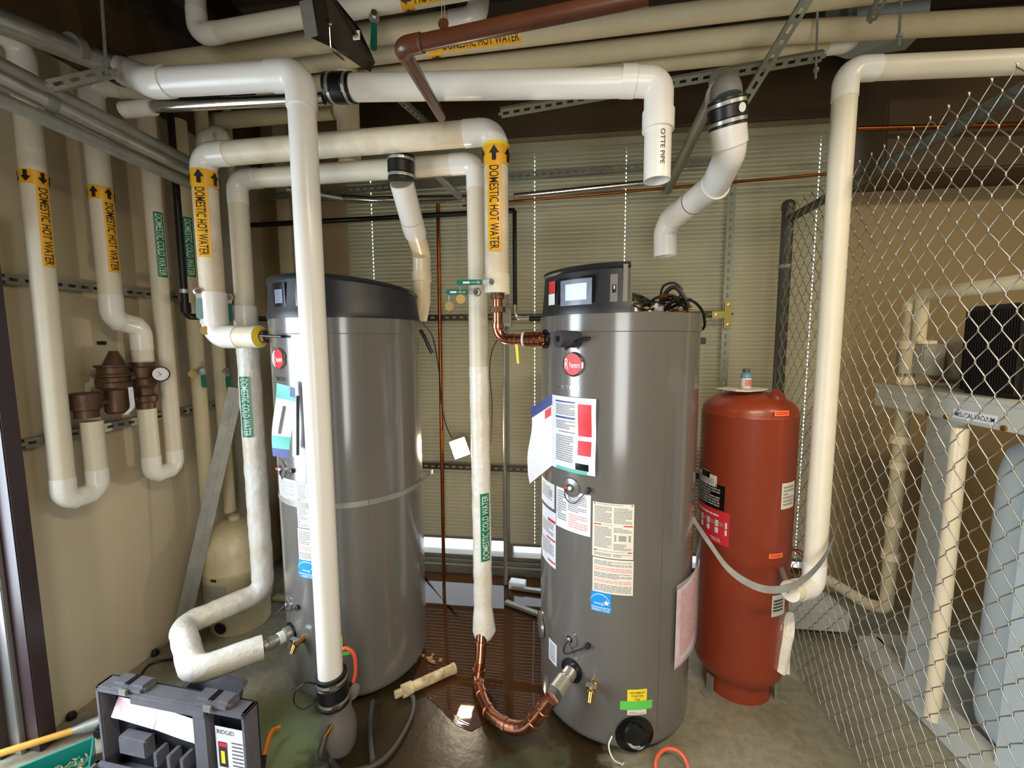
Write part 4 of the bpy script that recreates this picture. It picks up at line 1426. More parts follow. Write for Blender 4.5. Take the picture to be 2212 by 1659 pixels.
def rubber_coupling(label, a, b_, r):
    a, b_ = V(a), V(b_)
    d = (b_ - a).normalized()
    L = (b_ - a).length
    t = thing('rubber_coupling', label, 'coupling', a if a.z < b_.z else b_)
    G().lathe([(r, 0), (r * 1.1, 0), (r * 1.1, L * .08), (r * 1.06, L * .1), (r * 1.06, L * .27), (r * 1.12, L * .3), (r * 1.12, L * .7), (r * 1.06, L * .73), (r * 1.06, L * .9), (r * 1.1, L * .92), (r * 1.1, L), (r, L)], a, d, 40).build('sleeve', 'rubber', t, ang=30)
    band_clamp(t, a + d * L * .18, d, r * 1.07)
    band_clamp(t, a + d * L * .82, d, r * 1.07)
    return t


YC1 = 1.52
v0 = PY(330, 172, YC1)
v1 = PY(655, 155, YC1)
v2 = PY(667, 260, YC1)
v3 = PY(712, 1468, YC1)
rC = rad(680, 800, PY(681, 800, YC1), 60)
xv = (PY(681, 800, YC1)).x
c_a = V((PY(352, 178, YC1).x, YC1, PY(352, 178, YC1).z))
c_b = V((xv, YC1, PY(640, 162, YC1).z))
c_c = V((xv, YC1, PY(712, 1468, YC1).z))
t = thing('drain_pipe', 'long white vent pipe crossing above, then dropping in front of the left heater', 'pipe', c_c)
dense = fillet([c_a, c_b, c_c], rC * 1.25, 10)
G().tube(dense, rC, 36).build('barrel', 'pvc', t, ang=50)
q = fillet([c_b + (c_a - c_b).normalized() * rC * 2.3, c_b, c_b - V((0, 0, rC * 2.4))], rC * 1.25, 10)
G().tube(q, rC * 1.1, 36).build('elbow', 'pvc', t, ang=40)
# left 45 fitting back to metal duct
jL = PX(262, 152, -1.80)
q = [c_a + V((0.02, 0, 0)), c_a - V((0.04, 0, 0)), jL]
G().tube(fillet(q, 0.1), rC * 1.1, 36).build('bend', 'pvc', t, ang=40)
jm = PX(172, 108, -1.80)
jd = (jm - jL)
rubber_coupling('black rubber coupling joining the white vent bend to the galvanised duct', jL - jd * 0.05, jL + jd * 0.28, rC * 1.1)
m0, m1 = jL + jd * 0.28, PX(-60, 22, -1.80)
t = thing('vent_duct', 'galvanised vent duct running forward under the ceiling above the doorway', 'duct', m0)
G().tube([m0, m1], rC * 0.8, 32).build('barrel', 'galv', t)
G().tube([jm, jm + (m1 - jm).normalized() * 0.03], rC * 0.95, 32).build('collar', 'galvdull', t)
# coupling and boot at its foot
cb = c_c
rubber_coupling('black rubber coupling at the foot of the long vertical drain pipe', cb + V((0.002, 0, 0.03)), cb + V((0.012, 0.0, -0.10)), rC * 1.16)
bp_ = cb + V((0.014, 0.005, -0.10))
t = thing('blower_housing', 'grey moulded blower housing below the rubber coupling on the floor', 'housing', (bp_.x, bp_.y, 0))
zz = bp_.z
G().lathe([(0, 0.004), (rC * 1.15, 0.004), (rC * 1.42, 0.03), (rC * 1.5, zz * 0.4), (rC * 1.4, zz * 0.62), (rC * 1.16, zz * 0.75), (rC * 1.13, zz + 0.01)], (bp_.x + 0.004, bp_.y + 0.006, 0), (0, 0, 1), 36).build('body', 'greyplastic', t, ang=50)
hb = PY(709, 1578, bp_.y - rC * 1.4)
hn = V((-0.1, -1, -0.25)).normalized()
G().lathe([(0.0, -0.02), (0.011, -0.02), (0.011, 0.014), (0.008, 0.016), (0.008, 0.03), (0.0, 0.03)], hb, hn, 12).build('hose_barb', 'brass', t)
hs = [hb + hn * 0.02, hb + V((-0.006, -0.05, -0.06)), PZ(712, 1640, 0.02), PZ(745, 1668, 0.014), PZ(830, 1640, 0.012), PZ(884, 1560, 0.013), PZ(893, 1510, 0.012), PZ(872, 1490, 0.014)]
tag(G().tube(smooth_path(hs), 0.0115, 12).build('drain_hose', 'hose'), 'thick dark grey hose curling from the brass barb across the damp floor', 'hose')
hs = [PZ(805, 1645, 0.04), PZ(800, 1600, 0.035), PZ(800, 1560, 0.03), PZ(806, 1515, 0.02)]
tag(G().tube(smooth_path(hs), 0.010, 10).build('drain_hose', 'hose'), 'short straight grey hose lying across the curled hose toward the heater', 'hose')
# igniter lead, gas valve bits beside it
x_ = [PY(732, 1412, 1.60), PY(748, 1400, 1.60), PY(765, 1415, 1.61), PY(768, 1450, 1.62), PY(762, 1480, 1.62)]
tag(G().tube(smooth_path(x_), 0.0075, 10).build('gas_tube', 'orange'), 'orange silicone tube arching beside the foot of the vertical drain pipe', 'tube')
t = thing('gas_control', 'small black and silver gas control beside the rubber coupling', 'control', PY(758, 1515, 1.60))
p = PY(757, 1490, 1.61)
G().box(p, (0.025, 0.03, 0.06)).build('body', 'rubber', t, bevel=0.004)
G().lathe([(0, 0), (0.03, 0), (0.03, 0.008), (0, 0.012)], p + V((0.016, -0.005, 0.0)), (1, -0.25, 0.1), 24).build('disc', 'galvdull', t)
G().tube(smooth_path([p + V((-0.02, -0.01, 0.05)), p + V((-0.005, -0.02, 0.03)), p + V((-0.015, -0.02, 0.0)), p + V((-0.005, -0.02, -0.03))]), 0.005, 8).build('bracket', 'galv', t)
G().box(p + V((-0.005, -0.015, 0.045)), (0.015, 0.01, 0.015)).build('connector', 'bluebottle', t, bevel=0.002)
x_ = [PY(684, 1478, 1.50), PY(660, 1475, 1.46), PY(638, 1495, 1.44), PY(636, 1520, 1.44), PY(655, 1532, 1.44), PY(676, 1520, 1.46), PY(686, 1505, 1.49)]
t = tag(G().tube(smooth_path(x_), 0.0028, 8).build('thin_cable', 'rubber'), 'thin black cable loop sticking out left of the rubber coupling', 'cable')

# C2 upper vent with short open drop
YC2 = 1.66
w0, w1 = PY(740, 190, YC2), PY(1405, 178, YC2)
rC2 = rad(1000, 185, PY(1000, 185, YC2), 67, False)
t = thing('vent_pipe', 'white vent pipe crossing high with an open drop printed with black letters', 'pipe', w1)
G().tube([w0, w1 + V((0.0, 0, 0))], rC2, 36).build('barrel', 'pvc', t)
dv = (w1 - w0).normalized()
el = w1 + dv * 0.03
dn = PY(1426, 260, YC2 - 0.03) - PY(1428, 180, YC2)
dn = V((0.0, -0.02, -1)).normalized()
G().tube([PY(1342, 176, YC2), PY(1372, 176, YC2)], rC2 * 1.12, 36).build('socket', 'pvc', t)
G().tube(fillet([PY(1372, 176, YC2), el, el + dn * 0.12], rC2 * 1.1, 10), rC2 * 1.06, 36).build('elbow', 'pvc', t, ang=40)
G().tube([el + dn * 0.10, el + dn * 0.165], rC2 * 1.16, 36).build('socket', 'pvc', t)
zend = PY(1425, 392, YC2).z
ce = el + dn * (el.z - zend)
G().tube([el + dn * 0.15, ce], rC2 * 0.98, 36, cap=False, inner=rC2 * 0.88).build('drop', 'pvc', t)
F = pipeF(el + dn * 0.18, dn, (EYE - el) + V((0.62, 0, 0)), rC2 * 0.98)
L_ = (ce - el).length - 0.2
G().text(F, 'OTTE PIPE', 0.0, -0.008, 0.016, 0.0016, sx=L_ * 0.85 / (glyphs('OTTE PIPE')[2] * 0.016 / 0.72)).build('lettering', 'black', t, smooth=False)
rubber_coupling('black rubber coupling high up behind the top elbow of the drain pipe', w0 - dv * 0.06, w0 + dv * 0.045, rC2 * 1.02)

# C3 offset vent with metal elbow, over the right heater
f0, f1, f2, f3, f4 = PY(1572, 268, 1.72), PY(1578, 330, 1.76), PY(1545, 400, 1.93), PY(1450, 472, 2.30), PY(1437, 500, 2.36)
f5 = V((f4.x + 0.005, f4.y + 0.005, PY(1435, 553, 2.36).z))
r3_ = rad(1575, 300, f0, 72)
t = thing('vent_pipe', 'white offset vent pipe bending down toward the window, open end above the loose wires', 'pipe', f5)
G().tube(fillet([f0, f1, f2, f3], [0.07, 0.12]), r3_, 32).build('upper_bend', 'pvc', t, ang=50)
G().tube([f0, f0.lerp(f1, 0.75)], r3_ * 1.1, 32).build('socket', 'pvc', t)
G().tube(fillet([f2.lerp(f3, 0.8), f3, f4, f5], 0.05), r3_ * 1.02, 32, cap=False, inner=r3_ * 0.86).build('lower_bend', 'pvc', t, ang=50)
G().lathe([(r3_, -0.004), (r3_ * 1.1, -0.004), (r3_ * 1.1, 0.004), (r3_, 0.004)], f2, (f2 - f1).lerp(f3 - f2, 0.6), 32).build('socket_rim', 'pvc', t)
G().lathe([(r3_, -0.002), (r3_ * 1.01, -0.002), (r3_ * 1.01, 0.003), (r3_, 0.003)], f2.lerp(f3, 0.45), (f3 - f2), 32).build('pen_mark', 'ink', t)
rcp = rubber_coupling('black rubber coupling with a round sticker above the offset vent pipe', PY(1570, 215, 1.70), f0 + (f1 - f0) * 0.12, r3_ * 1.05)
q = PY(1592, 243, 1.69)
nn = V((0.45, -0.85, -0.2)).normalized()
G().lathe([(0, 0), (0.015, 0), (0.015, 0.0015), (0, 0.0015)], PY(1570, 243, 1.71) + nn * (r3_ * 1.2), nn, 20).build('round_sticker', 'white', rcp)
t = thing('duct_elbow', 'short ribbed stainless duct elbow feeding the coupling under the perforated strut', 'duct', PY(1570, 215, 1.70))
s0, s1, s2 = PY(1570, 216, 1.70), PY(1568, 196, 1.705), PY(1558, 176, 2.09)
G().tube(fillet([s0, s1, s2], 0.05), r3_ * 0.92, 30).build('elbow', 'galvdull', t, ang=40)
G().lathe([(r3_ * 0.9, -0.008), (r3_ * 1.06, -0.005), (r3_ * 1.06, 0.005), (r3_ * 0.9, 0.008)], s1 + V((0, 0.03, 0.0)), (s2 - s1), 30).build('collar', 'galv', t)

# C4 vent of left heater
g0, g1, g2, g3, g4 = PY(868, 395, 1.98), PY(882, 440, 2.05), PY(893, 490, 2.14), PY(911, 548, 2.34), PY(911, 600, 2.36)
g5 = PY(911, 650, 2.39)
g6 = PY(904, 690, 2.40)
r4_ = rad(875, 400, g0, 50)
t = thing('vent_pipe', 'white vent pipe zigzagging down behind the black heater cap', 'pipe', g6)
G().tube(fillet([g0, g2, g3, g4, g5, g6], 0.05), r4_ * 0.94, 28).build('barrel', 'pvccream', t, ang=50)
G().tube(fillet([g0, g0.lerp(g2, 0.85)], 0.05), r4_ * 1.06, 28).build('socket', 'pvc', t)
G().tube([g2 - (g2 - g0).normalized() * 0.03, g2, g2 + (g3 - g2).normalized() * 0.05], r4_ * 1.08, 28).build('socket', 'pvc', t)
G().tube([g4 + V((0, 0, .03)), g4 - V((0, 0, .02))], r4_ * 1.04, 28).build('socket', 'pvccream', t)
rubber_coupling('black rubber coupling under the hot loop, above the zigzag vent', PY(866, 335, 1.96), g0 + (g0 - g2) * 0.05, r4_ * 1.03)
t = pipe('vent_stub', 'upright cream pipe passing behind the hot loop below the high coupling', [PY(744, 60, 2.16), PY(756, 352, 2.16)], rad(748, 250, PY(748, 250, 2.16), 50), 'pvccream')
G().tube([PY(746, 232, 2.16), PY(748, 250, 2.16)], rad(748, 250, PY(748, 250, 2.16), 53), 24).build('socket', 'pvccream', t)

# D right-hand white pipe by the fence
h0, h1 = PY(2330, 128, 1.9), PY(1845, 152, 1.9)
xd = PY(1795, 700, 1.88).x
rD = rad(1800, 600, V((xd, 1.88, 1.9)), 56)
bot = V((xd, 1.88, PY(1755, 1268, 1.88).z))
thr, zr_ = 0, 0
TRED = (0.855, 2.115, 0.203)
endD = PY(1708, 1245, 1.80)
endD.z = bot.z + 0.02
t = pipe('insulated_pipe', 'tall white lagged pipe coming down by the chain link fence to the red tank', [h0, V((xd, 1.89, h1.z)), bot, endD], rD, 'jacket', fr=rD * 1.25, covers=(1, 2), sub=0)
G().tube([endD, V((TRED[0] + 0.10, TRED[1] - 0.165, endD.z + 0.02))], 0.013, 14).build('nipple', 'galvdull', t)

# ------------------------------------------------------------------ red tank
RT = thing('expansion_tank', 'tall red pressure tank with a domed top beside the fence', 'tank', (TRED[0], TRED[1], 0))
x, y, r = TRED
ztr = 1.40
zsh = cyl(TRED, 1615, 905)[1]
zap = PY(1615, 846, TRED[1] - 0.06).z
prof = [(0, 0.09), (r * 0.8, 0.09), (r * 0.96, 0.13), (r, 0.17), (r, zsh - 0.004), (r * 1.008, zsh), (r * 0.985, zsh + 0.012)]
for k in range(1, 9):
    a = k / 8 * pi / 2
    prof.append((r * 0.985 * cos(a), zsh + 0.012 + (zap - zsh - 0.012) * sin(a)))
G().lathe(prof, (x, y, 0), (0, 0, 1), 64).build('shell', 'redtank', RT, ang=40)
G().lathe([(r * 0.74, 0.0), (r * 0.76, 0.0), (r * 0.76, 0.10), (r * 0.74, 0.10)], (x, y, 0), (0, 0, 1), 48).build('base_ring', 'redtank', RT)
p = PY(1672, 862, TRED[1] - 0.09)
dn_ = V((0.35, -0.5, 0.55)).normalized()
G().lathe([(0.0, -0.05), (0.032, -0.05), (0.034, 0.0), (0.034, 0.028), (0.03, 0.034), (0, 0.036)], p, dn_, 20).build('port', 'redtank', RT)
stick(RT, 'orange_sticker', TRED, 1673, 887, 1704, 899, 'orangeink', [('l', .1, .2, .9, .8, 2, 'redink')])
stick(RT, 'nameplate', TRED, 1507, 1042, 1566, 1095, 'blackgloss', [('l', .1, .15, .9, .9, 7, 'greyink')])
stick(RT, 'white_label', TRED, 1512, 1022, 1549, 1046, 'papercream', [('l', .1, .2, .9, .8, 4, 'greyink')])
stick(RT, 'small_black_label', TRED, 1518, 1014, 1534, 1029, 'blackgloss', [('r', .0, .0, 1, .06, 'white')], off=0.002)
stick(RT, 'red_white_label', TRED, 1505, 1098, 1576, 1170, 'redink', [('r', .2, .3, .96, .48, 'paper'), ('r', .2, .52, .96, .68, 'paper'), ('l', .25, .33, .9, .45, 3, 'greyink'), ('t', 'TROL', .75, .93, .1, 1, 'paper'), ('l', .15, .12, .8, .2, 1, 'paper'), ('r', 0.0, .3, .18, .7, 'papercream')])
stick(RT, 'cream_label', TRED, 1688, 1043, 1714, 1098, 'papercream', [('l', .1, .1, .9, .9, 6, 'greyink')])
stick(RT, 'orange_sticker', TRED, 1661, 1196, 1690, 1206, 'orangeink', [('l', .1, .2, .9, .8, 2, 'redink')])
stick(RT, 'torn_label', TRED, 1667, 1285, 1694, 1330, 'papercream', [('l', .1, .2, .8, .8, 4, 'ink')])
for a in (-150, -30, 90):
    d_ = V((cos(radians(a)), sin(radians(a)), 0))
    c_ = V((x, y, 0)) + d_ * r * 0.86
    G().box(c_ + V((0, 0, 0.045)), (0.035, 0.012, 0.09), Matrix.Rotation(radians(a + 90), 3, 'Z')).build('foot_bracket', 'galvdull', RT, bevel=0.002)
    G().box(c_ + d_ * 0.022 + V((0, 0, 0.004)), (0.035, 0.05, 0.008), Matrix.Rotation(radians(a + 90), 3, 'Z')).build('foot_plate', 'galvdull', RT, bevel=0.002)
# plate and bottle on top
zp = zap + 0.004
ct = V((x - 0.03, y - 0.03, zp))
g = G()
pts = [(-0.12, 0.04), (-0.05, 0.09), (0.06, 0.09), (0.11, 0.02), (0.05, -0.05), (-0.02, -0.085), (-0.07, -0.07)]
g.prism(pts, ct, (1, 0, 0), (0, 1, 0), 0.006)
tag(g.build('cloth_rag', 'papercream', bevel=0.002), 'flat dirty white rag under the small bottle on the red tank', 'rag')
bt = thing('bottle', 'small white and blue sealant bottle standing on the red tank', 'bottle', ct + V((0.0, 0, 0.007)))
G().lathe([(0, 0), (0.0215, 0), (0.023, 0.004), (0.023, 0.06), (0.021, 0.066)], ct + V((0, 0, 0.007)), (0, 0, 1), 28).build('body', 'papercream', bt)
G().lathe([(0.0235, 0.05), (0.0225, 0.068), (0.015, 0.075), (0.015, 0.078)], ct + V((0, 0, 0.007)), (0, 0, 1), 28).build('shoulder', 'bluebottle', bt)
G().lathe([(0, 0.076), (0.0155, 0.076), (0.0155, 0.092), (0, 0.093)], ct + V((0, 0, 0.007)), (0, 0, 1), 20).build('cap', 'cap', bt)
F = cylF((ct.x, ct.y, 0.0232), radians(-120), ct.z + 0.02)
gg = G()
fine_print(gg, F, 0, 0.03, 0.03, 0, 4)
gg.build('print', 'redink', bt, smooth=False)['kind'] = 'stuff'
# torn paper hanging at the tank foot
q0 = PY(1690, 1310, TRED[1] - 0.02)
g = G()
rw = smooth_path([PY(1692, 1318, 2.0), PY(1690, 1350, 1.97), PY(1688, 1390, 1.96), PY(1684, 1452, 1.95)], 5)
g.sheet(None, 6, len(rw) - 1, lambda u, v: rw[int(round(v * (len(rw) - 1)))] + V(((u - 0.5) * 0.085, 0.012 * sin(u * 9 + v * 6) - 0.01, 0.008 * sin(u * 5))))
tag(g.build('torn_paper', 'wrap', ang=80), 'crumpled pale wrapping paper hanging off the foot of the red tank', 'paper')
# loose strap looping around red tank and pipe
sp = [PY(1497, 1120, 1.86), PY(1530, 1170, 1.83), PY(1580, 1235, 1.80), PY(1650, 1272, 1.77), PY(1720, 1262, 1.76), PY(1780, 1205, 1.79), PY(1808, 1130, 1.86), PY(1806, 1085, 1.93)]
sp = smooth_path(sp, 6)
g = G()
g.sheet(None, len(sp) - 1, 1, lambda u, v: sp[int(round(u * (len(sp) - 1)))] + V((0, -0.002, -0.016 + 0.032 * v)))
g.sheet(None, len(sp) - 1, 1, lambda u, v: sp[int(round(u * (len(sp) - 1)))] + V((0, 0.0, 0.016 - 0.032 * v)))
tag(g.build('loose_strap', 'galv', ang=60), 'loose flat steel strap sagging in front of the red tank and white pipe', 'strap')

# ------------------------------------------------------------------ beige expansion tank at left
x, y, r = -1.985, 2.25, 0.178
BT = thing('expansion_tank', 'squat beige expansion tank on the floor in the corner', 'tank', (x, y, 0))
prof = [(r * 0.88, 0.0), (r * 0.9, 0.0), (r * 0.92, 0.13), (r * 0.98, 0.14), (r, 0.17), (r, 0.36), (r * 1.012, 0.365), (r * 1.012, 0.38), (r, 0.385), (r, 0.46), (r * 0.95, 0.53), (r * 0.78, 0.59), (r * 0.5, 0.63), (r * 0.2, 0.645), (0, 0.647)]
G().lathe(prof, (x, y, 0), (0, 0, 1), 56).build('shell', 'beigetank', BT, ang=40)
G().lathe([(0.03, 0), (0.03, 0.03), (0.02, 0.034), (0.0, 0.034)], (x, y, 0.64), (0, 0, 1), 16).build('inlet', 'beigetank', BT)
TB = (x, y, r)
stick(BT, 'black_label', TB, 455, 1250, 467, 1258, 'ink')
stick(BT, 'faded_label', TB, 441, 1268, 490, 1296, 'beigeplastic', [('l', .1, .1, .9, .9, 5, 'greyink')])
th_ = cyl(TB, 470, 1350)[0]
G().lathe([(0, 0), (0.035, 0.0), (0.035, 0.004), (0.03, 0.006), (0.0, 0.006)], surf((x, y, r * 0.9), th_, 0.055), V((cos(th_), sin(th_), 0)), 20).build('base_opening', 'blackgloss', BT)
G().box((x + 0.12, y + 0.22, 0.01), (0.12, 0.05, 0.02)).build('base_lug', 'beigetank', BT, bevel=0.002)
# dark vent panel on the wall behind
tag(G().box((PX(536, 1060, -2.06).x, YB - 0.06, PY(536, 1060, 2.93).z), (0.12, 0.03, 0.46)).build('wall_vent', 'wallpanel', bevel=0.003), 'dark slotted panel standing on the wall behind the beige tank', 'panel')

# ------------------------------------------------------------------ bronze mixing valve
XV = XP + 0.005
MV = thing('mixing_valve', 'brown bronze mixing valve assembly on the beige wall with a round gauge', 'valve', PX(250, 890, XV))


def vbody(name, prof_px, cx_px, cy_top, cy_bot, m='bronze', x_=XV, seg=24):
    A = PX(cx_px, cy_bot, x_)
    B = PX(cx_px, cy_top, x_)
    h = B.z - A.z
    s = (A - EYE).length / FPX * 0.78
    prof = [(w * 0.5 * s, h * k) for k, w in prof_px]
    return G().lathe([(0, prof[0][1])] + prof + [(0, prof[-1][1])], V((x_, A.y, A.z)), (0, 0, 1), seg).build(name, m, MV, ang=35)


vbody('cup', [(0, 38), (.3, 38), (.34, 48), (.95, 50), (1, 46)], 188, 848, 902)
vbody('bonnet', [(0, 42), (1, 14)], 248, 758, 792)
vbody('body', [(0, 40), (.12, 56), (.3, 58), (.34, 50), (.5, 48), (.55, 56), (.62, 56), (.66, 50), (.9, 50), (.93, 58), (1, 58)], 248, 788, 842)
vbody('lower_body', [(0, 30), (.1, 38), (.9, 38), (1, 34)], 254, 835, 893)
vbody('tee', [(0, 34), (.15, 46), (.35, 40), (.45, 50), (.8, 50), (.85, 44), (1, 44)], 312, 782, 838)
vbody('union', [(0, 32), (.3, 34), (.35, 44), (.6, 46), (.65, 34), (1, 30)], 316, 836, 882)
for nm_, a, b_, rr_ in (('side_pipe', (262, 812), (300, 810), 0.019), ('side_pipe', (205, 872), (245, 866), 0.015), ('hex_union', (274, 812), (284, 811), 0.026), ('side_flange', (213, 826), (232, 824), 0.024), ('side_pipe', (290, 862), (312, 858), 0.014)):
    G().tube([PX(*a, XV + 0.002), PX(*b_, XV + 0.002)], rr_, 8 if 'hex' in nm_ else 18).build(nm_, 'bronze', MV)
gp = PX(347, 808, XV + 0.10)
gd = V((0.72, -0.66, 0.05)).normalized()
G().tube([PX(322, 810, XV), gp - gd * 0.02], 0.011, 12).build('gauge_stem', 'brass', MV)
ga = G().lathe([(0, 0), (0.034, 0), (0.038, 0.006), (0.038, 0.03), (0.035, 0.034), (0.032, 0.03), (0, 0.03)], gp - gd * 0.02, gd, 30).build('gauge', 'blackgloss', MV)
G().lathe([(0, 0), (0.0325, 0), (0, 0.0008)], gp + gd * 0.0115, gd, 30).build('dial', 'paper', ga)
ux = V((-gd.y, gd.x, 0)).normalized()
F = planeF(gp + gd * 0.0135, ux, (0, 0, 1))
g = G()
g.poly(F, [(-0.012, 0.014), (-0.010, 0.015), (0.004, -0.003), (0.002, -0.005)])
g.poly(F, [(-0.014, -0.012), (-0.013, -0.014), (0.005, -0.001), (0.004, 0.002)])
for k in range(10):
    a = radians(-45 + 30 * k)
    g.poly(F, [(0.026 * cos(a), 0.026 * sin(a)), (0.03 * cos(a + .04), 0.03 * sin(a + .04)), (0.03 * cos(a - .04), 0.03 * sin(a - .04))])
g.build('needle', 'redink', ga, smooth=False)
rw = smooth_path([PX(280, 836, XV + 0.055), PX(283, 858, XV + 0.06), PX(284, 880, XV + 0.058), PX(270, 895, XV + 0.05)], 5)
g = G()
g.sheet(None, 2, len(rw) - 1, lambda u, v: rw[int(round(v * (len(rw) - 1)))] + V((0.006 * u, (u - 0.5) * 0.018, 0)))
tag(g.build('paper_tag', 'paper', ang=80), 'curled white paper tag hanging off the bronze valve', 'tag')
tag(G().box(V((XL + 0.004, PX(218, 741, XL).y, PX(218, 741, XL).z)), (0.006, 0.04, 0.017)).build('wall_label', 'ink', bevel=0.001), 'tiny black rectangular label on the beige wall above the bronze valve', 'label')
for (a, b_, lb) in (((436, 800), -2.07, 'green lever on the thin cold riser right of the gauge'), ((489, 803), -1.98, 'dark green lever on the pipe behind the leaning steel angle')):
    pv = PX(a[0], a[1], b_)
    lever_valve(lb, pv, V((0.02, 0.05, -1)), 0.1, 'lever', tagpos=(PX(416, 808, -2.07) if a[0] == 436 else None), face=V((0.9, -0.6, 0)))


# ------------------------------------------------------------------ struts, rails, conduits
def strut(name, label, a, b_, w=0.041, h=0.022, up=(0, 0, 1), m='strut', face=None, pitch=0.05, slot=0.028, group=None, cat='strut'):
    """slotted channel; 'face' is the direction the slotted web looks"""
    a, b_ = V(a), V(b_)
    d = (b_ - a).normalized()
    L = (b_ - a).length
    n = V(face) if face else (EYE - (a + b_) / 2)
    n = (n - d * n.dot(d)).normalized()
    s = n.cross(d)
    t = thing(name, label, cat, min(a, b_, key=lambda p: p.z), group)
    R = Matrix((d, s, n)).transposed()
    mid = (a + b_) / 2
    g = G()
    th_ = 0.0025
    sw = w * 0.34
    for q in (-1, 1):
        g.box(mid + s * q * (w / 2 - sw / 2), (L, sw, th_), R)
        g.box(mid + s * q * (w / 2 - th_ / 2) - n * h / 2, (L, th_, h), R)
    k = int(L / pitch)
    for i in range(k + 1):
        c = a + d * (i + 0.0) * L / k
        bl = pitch - slot
        g.box(c, (bl if 0 < i < k else bl, w - 2 * sw + 0.001, th_), R)
    g.build('slotted_channel', m, t, smooth=False)
    return t


face_wall = V((1, 0, 0))
for k, (ya, yb_, za, lb) in enumerate(((0.0, 0.0, 0, ''),)):
    pass
s1a, s1b = PX(0, 601, XL + 0.03), PX(330, 634, XL + 0.03)
zs = (s1a.z + s1b.z) / 2
strut('wall_strut', 'upper slotted steel rail on the beige wall behind the lagged risers', V((XL + 0.03, DY1 + 0.1, s1a.z)), V((XL + 0.03, 2.8, s1b.z)), face=face_wall, m='galvdull', h=0.025)
s2a, s2b = PX(0, 970, XL + 0.03), PX(395, 884, XL + 0.03)
strut('wall_strut', 'lower slotted steel rail on the beige wall under the bronze valve', V((XL + 0.03, DY1 + 0.1, s2a.z)), V((XL + 0.03, 2.8, s2b.z)), face=face_wall, m='galvdull', h=0.025)
# window wall rails
YR = YB - 0.13
strut('window_rail', 'slotted steel rail crossing the blinds at heater top height', PY(690, 690, YR), PY(1580, 678, YR), m='strutdark', face=(0, -1, 0))
strut('window_rail', 'lower slotted steel rail crossing the blinds near the work light', PY(840, 1003, YR), PY(1540, 1030, YR), m='strutdark', face=(0, -1, 0))
strut('window_rail', 'high slotted steel rail along the top of the blinds', PY(560, 425, YR), PY(1560, 346, YR), m='strut', face=(0, -1, 0))
va, vb = PY(1583, 372, YR - 0.04), PY(1562, 900, YR - 0.04)
vb = V((va.x, va.y, 0.0))
t = strut('upright_strut', 'upright slotted channel in front of the blinds carrying the yellow bracket', V((va.x, va.y, 0)), va, m='strut', face=(-0.3, -1, 0), w=0.045)
zb_ = PY(1561, 680, YR - 0.05)
br = thing('tee_bracket', 'yellow zinc tee bracket bolted on the upright channel', 'bracket', zb_)
yb_ = zb_.y - 0.012
bx_ = va.x
G().box((bx_, yb_, zb_.z), (0.042, 0.006, 0.17)).build('plate', 'zinc', br, bevel=0.002)
G().box((bx_ - 0.055, yb_, zb_.z), (0.075, 0.006, 0.042)).build('arm', 'zinc', br, bevel=0.002)
for dx_, dz_ in ((0, 0.06), (0, -0.06), (-0.07, 0)):
    G().lathe([(0, 0), (0.009, 0), (0.009, 0.006), (0, 0.008)], (bx_ + dx_, yb_ - 0.003, zb_.z + dz_), (0, -1, 0), 10).build('bolt', 'galv', br)
# left tall dark strut and flat board beside the window
strut('upright_strut', 'dark upright channel in the corner left of the blinds', V((-1.79, YB - 0.05, 0)), V((-1.79, YB - 0.05, 3.35)), m='iron', face=(0, -1, 0))

# back-wall pipes
cu0, cu1 = PY(1000, 445, YR - 0.06), PY(1830, 372, YR - 0.06)
pipe('copper_pipe', 'thin copper pipe running level along the blinds toward the fence', [cu0, cu1], 0.008, 'oldcopper', seg=12)
pipe('copper_pipe', 'thin upright copper pipe standing between the two heaters', [PY(946, 440, YR - 0.06), V((PY(949, 800, YR - 0.06).x, YR - 0.06, 0.01))], 0.0125, 'oldcopper', seg=14)
pipe('copper_pipe', 'darker copper pipe seen behind the fence above the beige wall', [PY(1850, 278, 2.6), PY(2250, 268, 2.6)], 0.012, 'oldcopper', seg=12)
pipe('steel_conduit', 'upright grey conduit below the outlet box between the heaters', [PY(1089, 700, YR - 0.05), V((PY(1089, 800, YR - 0.05).x, YR - 0.05, 0.01))], 0.013, 'galvdull', seg=14)
k0, k1 = PY(1010, 462, YR - 0.11), PY(300, 500, YR - 0.11)
pipe('black_gas_pipe', 'black iron gas pipe crossing level in front of the blinds', [PY(1112, 455, YR - 0.11), PY(480, 490, YR - 0.11)], 0.0165, 'iron', seg=14)
kk = PY(1112, 560, YR - 0.12)
t = pipe('black_gas_pipe', 'short black conduit dropping to a chrome elbow beside the outlet box', [V((kk.x, kk.y, PY(1110, 455, kk.y).z)), V((kk.x, kk.y, PY(1116, 665, kk.y).z))], 0.0135, 'iron', seg=14)
pa = V((kk.x, kk.y, PY(1116, 662, kk.y).z))
t = pipe('chrome_elbow', 'chrome conduit elbow turning along the rail beside the outlet box', [pa, pa - V((0, 0, 0.075)), pa + V((0.09, 0, -0.078))], 0.012, 'chrome', fr=0.035, seg=14, cat='fitting')
G().tube([pa + V((0, 0, 0.01)), pa - V((0, 0, 0.02))], 0.016, 14).build('collar', 'chrome', t)
pipe('black_gas_pipe', 'black pipe lying along the rail between the outlet box and the heater', [pa + V((0.092, 0, -0.078)), pa + V((0.28, 0, -0.079))], 0.017, 'iron', seg=14)
pipe('steel_conduit', 'shiny steel conduit running along the top of the blinds above the copper pipe', [PY(1110, 424, YR - 0.03), PY(1390, 396, YR - 0.03)], 0.019, 'chrome', seg=18)
